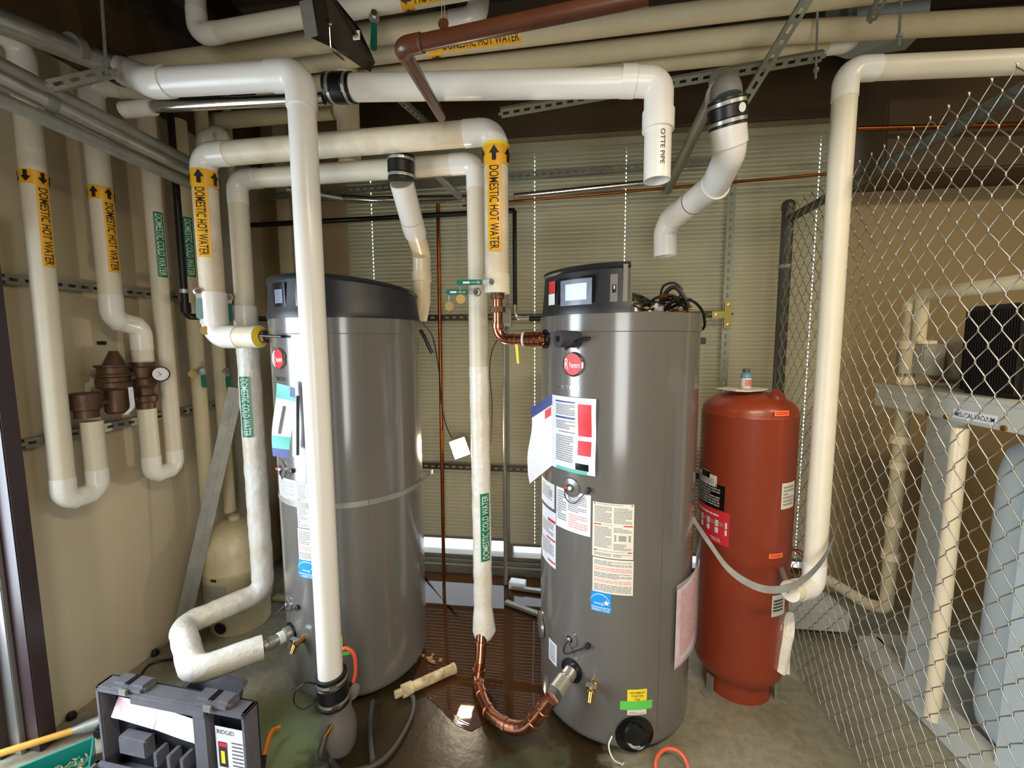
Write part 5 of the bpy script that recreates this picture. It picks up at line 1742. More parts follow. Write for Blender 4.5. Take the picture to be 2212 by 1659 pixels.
pipe('steel_conduit', 'shiny steel conduit behind the vertical drain pipe above the black gas pipe', [PY(690, 425, YR - 0.02), PY(800, 432, YR - 0.02), PY(1040, 428, YR - 0.02)], 0.024, 'chrome', seg=18)
pipe('steel_conduit', 'bent steel conduit sloping down to meet the conduits left of the zigzag vent', [PY(620, 408, 2.70), PY(690, 420, 2.78), PY(745, 430, YR - 0.02)], 0.02, 'galv', seg=18)
t = pipe('steel_conduit', 'twin steel conduit end slanting down above the green levers', [PY(925, 360, 2.45), PY(992, 424, YR - 0.04)], 0.022, 'galv', seg=18)
# outlet box
ob = PY(1096, 686, YR - 0.06)
t = thing('outlet_box', 'grey double outlet box on the rail beside the copper drop', 'outlet', ob)
G().box(ob, (0.055, 0.045, 0.115)).build('box', 'galvdull', t, bevel=0.004)
for dz_ in (0.026, -0.026):
    o = G().lathe([(0, 0), (0.017, 0), (0.016, 0.004), (0, 0.004)], ob + V((0, -0.0225, dz_)), (0, -1, 0), 20).build('receptacle', 'beigeplastic', t)
    for dx_ in (-0.006, 0.006):
        G().box(ob + V((dx_, -0.027, dz_ + 0.003)), (0.002, 0.002, 0.007)).build('slot', 'ink', o)

# black gas pipe at left wall
gx = -1.96
g0_, g1_ = PX(372, 300, gx), PX(388, 640, gx)
zc_ = PX(392, 683, gx).z
t = pipe('black_gas_pipe', 'black iron gas pipe dropping between the cold risers then turning to the heater', [V((gx, g0_.y, 3.0)), V((gx, g0_.y, zc_)), V((gx + 0.02, YB - 0.35, zc_ + 0.02)), V((TL[0] - 0.1, YB - 0.35, zc_ + 0.02))], 0.0165, 'iron', fr=0.03, seg=16)
G().tube([V((gx, g0_.y, zc_ + 0.07)), V((gx, g0_.y, zc_ + 0.02))], 0.024, 14).build('coupling', 'iron', t)
G().tube([V((gx, g0_.y, PX(387, 632, gx).z + 0.02)), V((gx, g0_.y, PX(387, 632, gx).z))], 0.021, 14).build('coupling', 'galv', t)

# galvanised conduits under the ceiling at left
XG = -1.78
for (pa_, pb_, w_, lb, m_) in (
        ((-40, 150), (424, 382), 34, 'upper galvanised conduit sloping along the beige wall top, brightest of the bundle', 'galv'),
        ((-40, 120), (428, 360), 30, 'thin galvanised conduit resting above the brightest one', 'galvdull'),
        ((-40, 196), (425, 404), 28, 'lowest galvanised conduit of the wall-top bundle', 'galvdull')):
    A_, B_ = PX(*pa_, XG - 0.001 * w_), PX(*pb_, XG - 0.001 * w_)
    t = pipe('steel_conduit', lb, [A_, B_], w_ * 0.00085, m_, seg=18)
    if m_ == 'galv':
        G().tube([A_.lerp(B_, 0.2), A_.lerp(B_, 0.24)], w_ * 0.00085 * 1.15, 18).build('coupling', 'galvdull', t)
        G().tube([A_.lerp(B_, 0.985), B_ + (B_ - A_).normalized() * 0.03], w_ * 0.00085 * 1.2, 18).build('coupling', 'galv', t)
# trapeze strut + rod
strut('trapeze_strut', 'short steel channel hanging under the vent duct on a thin rod', PY(108, 185, 1.32), PY(246, 152, 1.46), m='galv', face=(0, -1, -0.6), w=0.035)


def rod(label, px, y0, y1, Y, r=0.005, nut=True):
    a, b_ = PY(px, y0, Y), PY(px, y1, Y)
    a = V((a.x, a.y, ZC))
    t = thing('hanger_rod', label, 'rod', b_)
    G().tube([a, b_], r, 8).build('shaft', 'galvdull', t)
    if nut:
        G().lathe([(0, 0), (0.012, 0), (0.012, 0.012), (0, 0.012)], b_ + V((0, 0, 0.03)), (0, 0, 1), 6).build('nut', 'galvdull', t)
    return t


rod('threaded rod holding the short channel under the vent duct', 230, 0, 160, 1.43)
rod('threaded rod holding the end of the long perforated strut', 1762, 0, 170, 2.12)
rod('threaded rod holding the white pipe beside the fence', 1941, 0, 100, 1.93)

# perforated struts at the top right
strut('perforated_strut', 'long perforated grey strut crossing level under the overhead pipes', PY(1082, 246, 2.12), PY(1778, 122, 2.12), w=0.04, face=(0, -0.75, -1), m='strut')
strut('perforated_strut', 'perforated strut slanting up toward the ceiling past the overhead pipes', PY(1608, 222, 2.16), PY(1762, -30, 1.75), w=0.04, m='strut', face=(-0.3, -0.6, -1))
strut('perforated_strut', 'short perforated strut tip poking down between the overhead pipes at right', PY(1882, 45, 1.95), PY(1925, -40, 1.8), w=0.034, m='strut', face=(-0.3, -0.6, -1))
strut('perforated_strut', 'thin perforated strut receding behind the brown pipe toward the back', PY(858, 214, 2.1), PY(985, 326, YB - 0.02), w=0.03, m='strut', face=(0, -0.3, -1))
pipe('brace_tube', 'grey steel brace tube slanting behind the open vent drop', [PY(1548, 190, 2.2), PY(1440, 412, 2.84)], 0.03, 'strut', seg=18, cat='brace')

# sheet metal hanger top centre
t = thing('pipe_hanger', 'dark steel plate hanger with bright strap gripping the overhead pipes', 'hanger', PY(740, 130, 1.45))
p = [PY(672, -20, 1.42), PY(700, -25, 1.42), PY(765, 55, 1.5), PY(800, 130, 1.62), PY(790, 152, 1.64), PY(722, 105, 1.52), PY(672, 82, 1.42)]
g = G()
o_ = len(g.v)
g.add(p, [tuple(range(7))])
g.add([q + V((0.01, 0.02, 0.004)) for q in p], [tuple(reversed(range(7)))])
g.build('plate', 'strutdark', t, smooth=False)
G().bar(PY(660, 0, 1.40), PY(673, 80, 1.40), 0.045, 0.004, (0, -1, 0)).build('flange', 'galvdull', t, bevel=0.001)
G().tube(fillet([PY(712, 60, 1.43), PY(715, 110, 1.45), PY(742, 130, 1.5)], 0.02), 0.011, 10, squash=0.3).build('strap', 'chrome', t)
for a_, b2 in ((713, 50), (768, 75)):
    G().lathe([(0, 0), (0.009, 0), (0.009, 0.01), (0, 0.012)], PY(a_, b2, 1.42), (0, -1, 0), 8).build('bolt', 'chrome', t)
G().box(PY(770, 76, 1.44), (0.024, 0.004, 0.028)).build('clip', 'papercream', t, bevel=0.001)

# ------------------------------------------------------------------ overhead pipes
def overhead(label, a, b_, Y, w, name='overhead_pipe', m='jacketold', extra=None, Y2=None, **k):
    A, B = PY(*a, Y), PY(*b_, Y2 or Y)
    xm, ym = (a[0] + b_[0]) / 2, (a[1] + b_[1]) / 2
    mid = A.lerp(B, 0.5)
    r = rad(*proj(mid), mid, w, False)
    pts = [A, B]
    return pts, r


pts, r_ = overhead('', (440, 75), (1020, -28), 1.72, 52)
corner = PY(428, 78, 1.72)
t = pipe('overhead_pipe', 'white lagged overhead pipe with a yellow hot water label, elbow turning up at left', [V((corner.x, 1.72, ZC - 0.02)), corner, pts[1], pts[1] + (pts[1] - pts[0]) * 0.3], r_, 'jacket', covers=(1,), fr=r_ * 1.3)
mA, mB = on(pts[0], pts[1], px=868), on(pts[0], pts[1], px=1010)
hot_marker(t, mA, mB, None, r_, yaw=4, dirup=True, txt='HOT WATER', band=True, h=0.6)
pts, r_ = overhead('', (300, 150), (1030, 42), 1.95, 52)
t = pipe('overhead_pipe', 'white lagged overhead pipe whose elbow turns up behind the brown pipe', [pts[0] - V((0.3, 0, 0)), PY(1030, 42, 1.95), PY(1036, -30, 1.95)], r_, 'jacketold', covers=(1,), fr=r_ * 1.3)
pts, r_ = overhead('', (720, 128), (1700, 5), 2.1, 54)
t = pipe('overhead_pipe', 'cream lagged overhead pipe carrying the yellow domestic hot water label', [pts[0] - (pts[1] - pts[0]) * 0.42, pts[1] + (pts[1] - pts[0]) * 0.9], r_, 'jacketold')
mA, mB = on(pts[0], pts[1], px=928), on(pts[0], pts[1], px=1127)
hot_marker(t, mA, mB, None, r_, yaw=0, dirup=False, band=True, h=0.55)
pts, r_ = overhead('', (980, 150), (2230, 28), 2.22, 52)
t = pipe('overhead_pipe', 'cream lagged overhead pipe running on over the fence', [PY(560, 196, 2.22), PY(1659, 72, 2.22), PY(2330, 36, 2.22)], r_, 'jacketold')
pts, r_ = overhead('', (1060, 172), (1800, 100), 2.34, 44)
t = pipe('overhead_pipe', 'cream lagged overhead pipe ending in a white elbow near the strut end', [PY(640, 216, 2.34), PY(1838, 92, 2.34), PY(1862, 20, 2.34)], r_, 'jacketold', covers=(1,), fr=r_ * 1.3)
mA, mB = on(PY(640, 216, 2.34), PY(1838, 92, 2.34), px=1020), on(PY(640, 216, 2.34), PY(1838, 92, 2.34), px=1142)
hot_marker(t, mA, mB, None, r_, yaw=0, txt='COLD WATER', m='green', ink='white', band=False, h=0.7)
pts, r_ = overhead('', (400, 262), (700, 228), 2.3, 40)
pipe('overhead_pipe', 'white lagged pipe low behind the shiny conduit, elbow turning down at left', [PY(720, 240, 2.5), PY(398, 268, 2.5), PY(402, 340, 2.5)], 0.045, 'jacketold', covers=(1,))
pipe('overhead_pipe', 'stubby white lagged elbow pair above the corner of the hot loop', [PY(436, 350, 2.3), PY(440, 294, 2.3), PY(480, 284, 2.26), PY(482, 330, 2.26)], 0.033, 'jacketold', covers=(1, 2))
# shiny conduit crossing at left
t = pipe('steel_conduit', 'bright steel conduit running level below the white vent pipe', [PY(300, 235, 1.66), PY(345, 230, 1.66), PY(700, 212, 1.66)], rad(500, 220, PY(500, 220, 1.66), 27, False), 'chrome', seg=22)
G().tube([PY(268, 238, 1.66), PY(330, 232, 1.66)], 0.031, 20).build('white_collar', 'pvc', t)
# upper-left white pipe end seen above conduits
# brown pipe
n0_ = PZ(1345, 2, 2.43)
n1_ = PZ(866, 102, 2.43)
n2_ = PY(953, 252, 1.70)
t = pipe('brown_pipe', 'dark brown pipe with an elbow slanting down past the white vent', [n0_ + (n0_ - n1_) * 0.1, n1_, n2_], 0.0185, 'brown', fr=0.035, seg=22)
q = n1_ + (n0_ - n1_).normalized() * 0.055
G().lathe([(0.018, -0.003), (0.0215, -0.003), (0.0215, 0.003), (0.018, 0.003)], q, (n0_ - n1_), 22).build('coupling_rim', 'bronze', t)
G().tube(fillet([n1_ + (n0_ - n1_).normalized() * 0.055, n1_, n1_ + (n2_ - n1_).normalized() * 0.055], 0.035), 0.0215, 22).build('elbow', 'brown', t, ang=50)
p = PY(958, 52, n1_.lerp(n0_, 0.2).y)
tt = thing('wire_tag', 'small round dark tag hanging on wires over the brown pipe', 'tag', p)
G().lathe([(0, 0), (0.013, 0), (0.013, 0.002), (0, 0.002)], p, (0, -1, 0), 18).build('disc', 'brown', tt)
for dx_ in (-0.004, 0.004):
    G().tube([p + V((dx_, 0, 0.008)), p + V((dx_ * 0.5, 0, 0.09))], 0.0007, 5).build('wire', 'galv', tt)
lever_valve('dark green lever hanging under the overhead pipes left of the brown pipe', PY(808, 35, 1.715), V((-0.05, 0, -1)), 0.13, 'lever')
# pale duct and block at right
d0_ = PY(1890, 80, 2.45)
t = thing('ceiling_duct', 'pale blue grey wrapped duct crossing above the white pipe at right', 'duct', d0_)
g = G()
poly = [PY(1778, 112, 2.5), PY(1830, 128, 2.5), PY(1955, 108, 2.5), PY(2006, 58, 2.2), PY(1850, 60, 2.2)]
g.add(poly + [q + V((0, 0, 0.25)) for q in poly], [(0, 1, 2, 3, 4), (9, 8, 7, 6, 5)] + [(i, 5 + i, 5 + (i + 1) % 5, (i + 1) % 5) for i in range(5)])
g.build('casing', 'duct', t, smooth=False)

# ------------------------------------------------------------------ chain link fence
XF = 1.18
fy0, fy1 = 0.72, 2.57
FZ0 = 0.03
ztop0 = PX(1690, 462, XF).z
ztop1 = PX(2212, 210, XF).z
ZR = (ztop0 + ztop1) / 2
FT = thing('chain_link_fence', 'galvanised chain link fence standing in front of the medical vacuum machine', 'fence', (XF, 2.57, 0))
G().tube([V((XF + 0.02, fy1 + 0.02, 0)), V((XF + 0.02, fy1 + 0.02, ZR + 0.055))], 0.03, 24).build('post', 'fencepost', FT)
G().lathe([(0.034, 0), (0.035, 0.02), (0.03, 0.04), (0.015, 0.052), (0, 0.055)], (XF + 0.02, fy1 + 0.02, ZR + 0.05), (0, 0, 1), 24).build('post_cap', 'fencepost', FT)
G().tube([V((XF + 0.025, fy1 + 0.02, ZR)), V((XF + 0.025, fy0, ZR))], 0.021, 20).build('top_rail', 'fencepost', FT)
HD = 0.034   # half of a diamond's width
VP = 0.046   # half of a diamond's height
n = int((ZR + 0.08 - FZ0) / VP)
NV = int((fy1 - fy0) / HD)


def wire_mesh(flip):
    g = G()
    pts = []
    for i in range(n + 1):
        s = (i + flip) % 2
        y = HD * (0.5 if s else -0.5) * 1.06
        z = i * VP
        e = 0.0022
        dz = 0.004
        pts += [V((-e if s else e, y * 0.9, z - dz * 1.5)), V((0, y, z)), V((e if s else -e, y * 0.9, z + dz * 1.5))]
    g.tube(pts, 0.0018, 5)
    return g


protos = []
for fl in (0, 1):
    g = wire_mesh(fl)
    o = g.build('fence_wire', 'fencewire', FT, ang=80)
    protos.append((o, o.location.copy()))
for i in range(NV):
    src, l0_ = protos[i % 2]
    if i > 1:
        o = src.copy()
        COL.objects.link(o)
    else:
        o = src
    yy = fy1 - 0.02 - (i + 0.5) * HD
    wv = 0.006 * sin(i * 0.7)
    o.location = (XF - 0.006 + l0_.x, yy + l0_.y, FZ0 + l0_.z)
for k in range(3):
    zt_ = 0.5 + k * 0.8
    G().lathe([(0.031, 0), (0.034, 0), (0.034, 0.02), (0.031, 0.02)], (XF + 0.02, fy1 + 0.02, zt_), (0, 0, 1), 20).build('tension_band', 'galvdull', FT)

# ------------------------------------------------------------------ medical vacuum machine behind the fence
sk = thing('vacuum_machine', 'grey medical vacuum machine frame with motor and black finned cooler behind the fence', 'machine', (1.9, 2.0, 0))
b0_, b1_ = PZ(1868, 1430, 0.06), PZ(2070, 1690, 0.06)
XS = 1.62
G().box((XS + 0.02, 1.55, 0.05), (0.10, 1.7, 0.10)).build('base_beam', 'skid', sk, bevel=0.004)
G().box((XS + 0.7, 2.38, 0.05), (1.3, 0.10, 0.10)).build('base_beam', 'skid', sk, bevel=0.004)
G().box((XS + 0.75, 1.7, 0.015), (1.4, 1.4, 0.03)).build('base_pan', 'skidblue', sk, bevel=0.004)
zs0, zs1 = PX(1990, 852, XS).z, PX(1990, 905, XS).z
ztp = PX(2100, 865, XS).z
zbt = PX(2100, 915, XS).z
G().box((XS, 1.75, (ztp + zbt) / 2), (0.05, 1.35, ztp - zbt)).build('top_beam', 'skid', sk, bevel=0.003)
Yp = PX(2000, 1000, XS).y
G().box((XS, PX(2025, 1100, XS).y, zbt / 2 + 0.03), (0.02, 0.17, zbt - 0.02)).build('side_panel', 'skid', sk, bevel=0.003)
G().tube([V((XS - 0.03, PX(2085, 1000, XS).y, 0.06)), V((XS - 0.03, PX(2085, 1000, XS).y, zbt - 0.02))], 0.028, 20).build('upright_tube', 'pvccream', sk)
G().box((XS + 0.02, PX(2240, 1100, XS).y, zbt / 2 + 0.03), (0.03, 0.1, zbt - 0.02)).build('side_panel', 'skidblue', sk, bevel=0.003)
G().lathe([(0, 0.08), (0.16, 0.08), (0.19, 0.12), (0.2, 0.18), (0.2, zbt - 0.2), (0.18, zbt - 0.1), (0.12, zbt - 0.04), (0, zbt - 0.02)], (XS + 0.26, PX(2180, 1000, XS).y + 0.03, 0), (0, 0, 1), 40).build('receiver_tank', 'skidblue', sk)
G().box((XS + 0.45, 1.85, ztp + 0.01), (0.95, 1.2, 0.02)).build('deck', 'skid', sk, bevel=0.003)
G().box((XS + 0.62, 1.6, 0.6), (0.02, 1.3, 1.1)).build('shade_panel', 'finblack', sk, bevel=0.003)  # added black sheet that stands in for the shade under the deck
# label
F = planeF(V((XS - 0.0262, PX(2075, 880, XS).y, zbt + 0.022)), (0, -1, 0), (0, 0, 1))
Lb = PX(2075, 880, XS).y - PX(2175, 890, XS).y
o = G().rect(F, 0, -0.006, Lb, 0.030, 0.0006, 1).build('name_label', 'paper', sk)
g = G().text(F, 'MEDICAL VACUUM', Lb * 0.06, 0.002, 0.019, 0.0014, sx=Lb * 0.88 / (glyphs('MEDICAL VACUUM')[2] * 0.019 / 0.72))
g.build('lettering', 'ink', o, smooth=False)
for px_ in (2023, 2062, 2190):
    p = PX(px_, 880 + (px_ - 2023) * 0.16, XS)
    G().lathe([(0, 0), (0.011, 0), (0.011, 0.008), (0, 0.01)], (XS - 0.025, p.y, zbt + 0.012), (-1, 0, 0), 12).build('bolt', 'brass', sk)
# motor, cooler on the deck
pm = PX(2075, 745, XS + 0.25)
o = G().lathe([(0, -0.14), (0.10, -0.14), (0.115, -0.12), (0.115, 0.12), (0.10, 0.14), (0, 0.14)], V((XS + 0.28, pm.y, ztp + 0.14)), (0.15, 1, 0), 32).build('motor', 'motor', sk)
G().box(V((XS + 0.10, pm.y + 0.03, ztp + 0.15)), (0.10, 0.17, 0.15)).build('terminal_box', 'motor', sk, bevel=0.006)
G().bar(V((XS + 0.2, pm.y + 0.1, ztp + 0.02)), V((XS + 0.3, pm.y - 0.2, ztp + 0.02)), 0.05, 0.03).build('motor_foot', 'pvccream', sk, bevel=0.003)
pc = PX(2180, 750, XS + 0.1)
c_ = V((XS + 0.16, pc.y, ztp + 0.20))
G().box(c_, (0.24, 0.24, 0.36)).build('cooler', 'finblack', sk, bevel=0.01)
g = G()
for k in range(22):
    g.box(c_ + V((-0.124, -0.11 + 0.0105 * k, 0)), (0.012, 0.003, 0.33))
g.build('fins', 'finblack', sk, smooth=False)['kind'] = 'stuff'
g = G()
# vacuum pipework
XQ = XS + 0.05
pv = [PX(2230, 618, XQ), PX(1985, 640, XQ)]
yv = PX(1958, 800, XQ).y
zt_ = PX(1975, 640, XQ).z
vp = [V((XQ, pv[0].y - 0.1, zt_)), V((XQ, yv, zt_)), V((XQ, yv, 0.30)), V((XQ - 0.02, yv + 0.10, 0.26)), V((XQ - 0.1, yv + 0.42, 0.25))]
t = pipe('vacuum_pipe', 'cream vacuum pipe rising and turning over the machine behind the fence', vp, 0.03, 'jacketold', fr=0.06, parent=sk)
for px_y, k in ((665, 1.15), (745, 1.25), (822, 1.2), (855, 1.45), (952, 1.45), (1010, 1.2), (1140, 1.2), (1220, 1.3)):
    zz = PX(1955, px_y, XQ).z
    G().tube([V((XQ, yv, zz + 0.02)), V((XQ, yv, zz - 0.02))], 0.03 * k, 20).build('coupling', 'pvccream', t)
g = G()
for k in range(5):
    zz = PX(1948, 810, XQ).z
    F = pipeF(V((XQ, yv, zz)), (0, 0, 1), V((-1, -1.2, 0)), 0.0345)
    g.poly(F, [(0.012, -0.03 + 0.015 * k), (0.004, -0.0345 + 0.015 * k), (0.004, -0.031 + 0.015 * k), (-0.01, -0.031 + 0.015 * k), (-0.01, -0.029 + 0.015 * k), (0.004, -0.029 + 0.015 * k), (0.004, -0.0255 + 0.015 * k)], 0.0075)
g.build('flow_arrows', 'ink', t, smooth=False)
yv2 = PX(2050, 680, XQ + 0.12).y
pipe('vacuum_pipe', 'short cream pipe dropping from the vacuum line to the motor', [V((XQ, yv2, zt_)), V((XQ, yv2, ztp + 0.24))], 0.027, 'jacketold', parent=sk)
G().tube([V((XQ, yv, PX(1955, 745, XQ).z)), V((XQ + 0.09, yv - 0.04, PX(1955, 745, XQ).z))], 0.022, 16).build('side_branch', 'pvccream', t)
tag(G().box((1.45, 2.62, 0.09), (0.34, 0.22, 0.12)).build('concrete_plinth', 'skid', bevel=0.01), 'low grey block beyond the fence beside the red tank foot', 'block')
pipe('copper_pipe', 'thin tarnished pipe low behind the fence joining the vacuum line', [V((XQ - 0.1, yv + 0.42, 0.25)), V((1.33, 2.75, 0.27))], 0.02, 'oldcopper', seg=14)
tag(G().tube(smooth_path([PY(1705, 1188, 2.2), PY(1730, 1190, 2.3), PY(1750, 1215, 2.4), V((1.25, 2.5, 0.55))]), 0.006, 8).build('thin_hose', 'redtank'), 'thin dark red hose arching behind the red tank', 'hose')

# ------------------------------------------------------------------ work light between the heaters
wl = PY(993, 968, YR - 0.09)
t = thing('work_light', 'glowing work light hanging on the rail between the two heaters', 'lamp', wl)
nl = (EYE - wl).normalized()
R = nl.to_track_quat('Z', 'Y').to_matrix() @ Matrix.Rotation(radians(18), 3, 'Z')
G().box(wl - nl * 0.02, (0.118, 0.135, 0.035), R).build('housing', 'black', t, bevel=0.006)
G().box(wl - nl * 0.0005, (0.106, 0.122, 0.006), R).build('lens', 'lens', t, bevel=0.002)
lp = bpy.data.lights.new('work_light_bulb', 'AREA')
lp.shape = 'RECTANGLE'
lp.size, lp.size_y = 0.09, 0.11
lp.energy = 12
lp.color = (1, 0.86, 0.66)
lo = bpy.data.objects.new('work_light_bulb', lp)
COL.objects.link(lo)
lo.location = wl + nl * 0.006
lo.rotation_euler = (nl * 1.0).to_track_quat('-Z', 'Y').to_euler()
cb = smooth_path([wl - nl * 0.03, PY(968, 930, YR - 0.08), PY(955, 880, YR - 0.08), PY(948, 800, YR - 0.09), PY(935, 730, YR - 0.16), PY(915, 700, 2.40)])
tag(G().tube(cb, 0.0035, 8).build('power_cord', 'rubber'), 'black power cord of the work light rising behind the heater cap', 'cord')
cb = smooth_path([ob - V((0, 0, 0.057)), PY(1066, 750, YR - 0.06), PY(1058, 800, YR - 0.06), PY(1063, 880, YR - 0.06), PY(1060, 960, YR - 0.06)])
tag(G().tube(cb, 0.003, 8).build('power_cord', 'rubber'), 'thin black cord dropping behind the copper elbow beside the cold riser', 'cord')
cb = smooth_path([PY(908, 712, 2.30), PY(918, 730, 2.32), PY(926, 748, 2.33), PY(934, 764, 2.33)])
t = tag(G().tube(cb, 0.011, 8).build('plug_lead', 'rubber'), 'short black plug lead hanging at the right side of the black capped heater', 'cord')

# ------------------------------------------------------------------ leaning steel angle
la, lb_ = PX(402, 1318, -2.12), PY(510, 838, 2.2)
t = thing('steel_angle', 'long slotted steel angle leaning in the corner above the beige tank', 'steel angle', la)
d_ = (lb_ - la).normalized()
G().bar(la - d_ * 0.22, lb_, 0.075, 0.003, (0.7, -1, 0.2)).build('flange', 'galvdull', t, smooth=False)
G().bar(la - d_ * 0.22, lb_, 0.004, 0.012, (0.7, -1, 0.2)).build('rib', 'galvdull', t, smooth=False)

# ------------------------------------------------------------------ floor things
# puddle
out = [(912, 1216), (1000, 1222), (1100, 1236), (1172, 1250), (1172, 1330), (1175, 1440), (1180, 1520), (1150, 1560), (1100, 1575), (1060, 1560), (1020, 1575), (985, 1560), (950, 1530), (915, 1500), (905, 1440), (905, 1330)]
base = [PZ(a, b_, 0.0) for a, b_ in out]
cen = sum(base, V()) / len(base)
ring = []
for i in range(len(base)):
    for k in range(6):
        p = base[i].lerp(base[(i + 1) % len(base)], k / 6)
        q = cen + (p - cen) * (1 + 0.06 * noise.noise(p * 9) + 0.03 * noise.noise(p * 30))
        ring.append(V((q.x, min(q.y, YB - 0.07), 0.0022)))
g = G()
g.add([V((cen.x, cen.y, 0.0026))] + [cen.lerp(q, 0.94) + V((0, 0, 0.0026 - q.z * 0.94)) for q in ring] + ring,
      [(0, i + 1, (i + 1) % len(ring) + 1) for i in range(len(ring))] +
      [(i + 1, len(ring) + i + 1, len(ring) + (i + 1) % len(ring) + 1, (i + 1) % len(ring) + 1) for i in range(len(ring))])
tag(g.build('puddle', 'water'), 'dark puddle of water on the floor between the two heaters', 'puddle')
# scrap pvc
a_, b_ = PZ(862, 1497, 0.03), PZ(982, 1443, 0.03)
t = thing('scrap_pipe', 'short dirty cream pipe offcut with a threaded end lying on the damp floor', 'pipe', a_)
d_ = (b_ - a_).normalized()
G().tube([a_.lerp(b_, 0.2), b_], 0.0245, 24, inner=0.02, cap=False).build('barrel', 'pvcdirty', t)
G().tube([a_.lerp(b_, 0.22), a_.lerp(b_, 0.05)], 0.03, 24).build('socket', 'pvcdirty', t)
G().tube([a_.lerp(b_, 0.06), a_ - d_ * 0.02], 0.018, 8).build('plug', 'pvcdirty', t)
G().tube([a_.lerp(b_, 0.94), b_ + d_ * 0.002], 0.0262, 24, inner=0.0205, cap=False).build('rim', 'pvcdirty', t)
# rubble at the heater foot
p = PZ(930, 1425, 0.0)
g = G()
for k in range(9):
    rr_ = random.Random(k + 40)
    c_ = p + V((rr_.uniform(-.05, .07), rr_.uniform(-.03, .03), 0.006))
    g.lathe([(0, -0.006), (0.012 * rr_.uniform(.6, 1.3), 0), (0.008, 0.008), (0, 0.012)], c_, (rr_.uniform(-.3, .3), rr_.uniform(-.3, .3), 1), 7)
tag(g.build('rubble', 'debris'), 'small crumbs of plaster on the wet floor beside the heater', 'rubble', kind='stuff')
# foam block, channels in the water
p = PZ(1118, 1262, 0.025)
tag(G().box(p + V((0, 0, 0.0)), (0.11, 0.07, 0.05), Matrix.Rotation(radians(-8), 3, 'Z')).build('foam_block', 'paper', bevel=0.004), 'small white block standing in the puddle near the window', 'block')
for (a, b2, lb) in (((1105, 1268), (1172, 1278), 'steel channel offcut lying in the puddle beside the white block'), ((1092, 1300), (1172, 1330), 'second steel channel offcut lying nearer in the puddle')):
    A_, B_ = PZ(*a, 0.02), PZ(*b2, 0.02)
    tag(G().bar(A_, B_, 0.035, 0.02).build('channel_offcut', 'galvdull', bevel=0.003), lb, 'channel')
# orange wire loop and white wire at right heater foot
x_ = [PZ(1418, 1675, 0.02), PZ(1418, 1640, 0.04), PZ(1438, 1618, 0.05), PZ(1465, 1622, 0.05), PZ(1483, 1645, 0.04), PZ(1490, 1680, 0.02)]
tag(G().tube(smooth_path(x_), 0.0065, 10).build('gas_tube', 'orange'), 'orange silicone tube loop on the floor under the heater burner opening', 'tube')
x_ = [PY(1322, 1590, 1.62), PY(1315, 1612, 1.6), PY(1325, 1640, 1.58), PZ(1342, 1650, 0.02)]
t = thing('loose_wire', 'thin cream wire dangling from the burner opening to the floor', 'wire', x_[-1])
G().tube(smooth_path(x_), 0.003, 8).build('wire', 'papercream', t)
G().lathe([(0, 0), (0.008, 0), (0.008, 0.014), (0, 0.016)], x_[-1] - V((0, 0, 0.008)), (0.6, 0.5, 0.2), 12).build('connector', 'galv', t)

# tool case (lid standing open)
tl, tr = PZ(203, 1482, 0.40), PZ(528, 1545, 0.40)
ux = (tr - tl)
ux.z = 0
Wc = ux.length
ux.normalize()
nf = V((ux.y, -ux.x, 0))          # towards the camera
if nf.dot(EYE - tl) < 0:
    nf = -nf
tc = thing('tool_case', 'open black plastic tool case with its lid standing up and papers inside', 'tool case', (tl.x, tl.y, 0))
Hc = 0.385
zb0 = 0.015
up_ = (V((0, 0, 1)) - nf * 0.06).normalized()
O = V((tl.x, tl.y, zb0))
pt = lambda a, h, f: O + ux * a + V((0, 0, h)) + nf * f
dep = 0.06
Rl = Matrix((ux, nf, V((0, 0, 1)))).transposed()
G().box(pt(Wc / 2, Hc / 2, -dep), (Wc, 0.008, Hc), Rl).build('lid_back', 'casein', tc, bevel=0.003)
g = G()
for (a, h, sx_, sz_) in ((Wc / 2, Hc - 0.012, Wc, 0.024), (0.010, Hc / 2, 0.02, Hc), (Wc - 0.010, Hc / 2, 0.02, Hc), (Wc / 2, 0.01, Wc, 0.02)):
    g.box(pt(a, h, -dep / 2), (sx_, dep, sz_), Rl)
g.build('lid_rim', 'case', tc, bevel=0.005)
for a in (0.10, 0.27):
    pass
for a in (0.22, 0.78):
    G().box(pt(Wc * a, Hc + 0.008, -dep * 0.55), (0.155, dep * 1.05, 0.034), Rl).build('top_shoulder', 'case', tc, bevel=0.011)
    G().box(pt(Wc * a, Hc + 0.0255, -dep * 0.5), (0.022, dep * 0.8, 0.004), Rl).build('latch_recess', 'blackgloss', tc, bevel=0.001)
    G().box(pt(Wc * a, Hc + 0.004, 0.006), (0.034, 0.010, 0.024), Rl).build('latch', 'galvdull', tc, bevel=0.002)
G().box(pt(Wc * 0.5, Hc - 0.03, -0.003), (Wc * 0.5, 0.012, 0.03), Rl).build('handle', 'case', tc, bevel=0.004)
for k, a in enumerate((0.38, 0.47, 0.56)):
    G().box(pt(Wc * a, 0.12, -dep * 0.45), (0.02, dep * 0.8, 0.06), Rl).build('divider', 'case', tc, bevel=0.003)
G().box(pt(Wc * 0.22, 0.15, -dep * 0.4), (0.13, dep * 0.7, 0.075), Rl).build('tool_pocket', 'case', tc, bevel=0.006)
G().box(pt(Wc * 0.70, Hc * 0.5, -dep * 0.35), (0.065, dep * 0.6, Hc * 0.85), Rl).build('centre_rib', 'case', tc, bevel=0.006)
F = planeF(pt(Wc * 0.775, 0.10, -0.02), ux, (0, 0, 1))
o = G().rect(F, 0, 0, Wc * 0.185, 0.20, 0.001, 1).build('label', 'paper', tc)
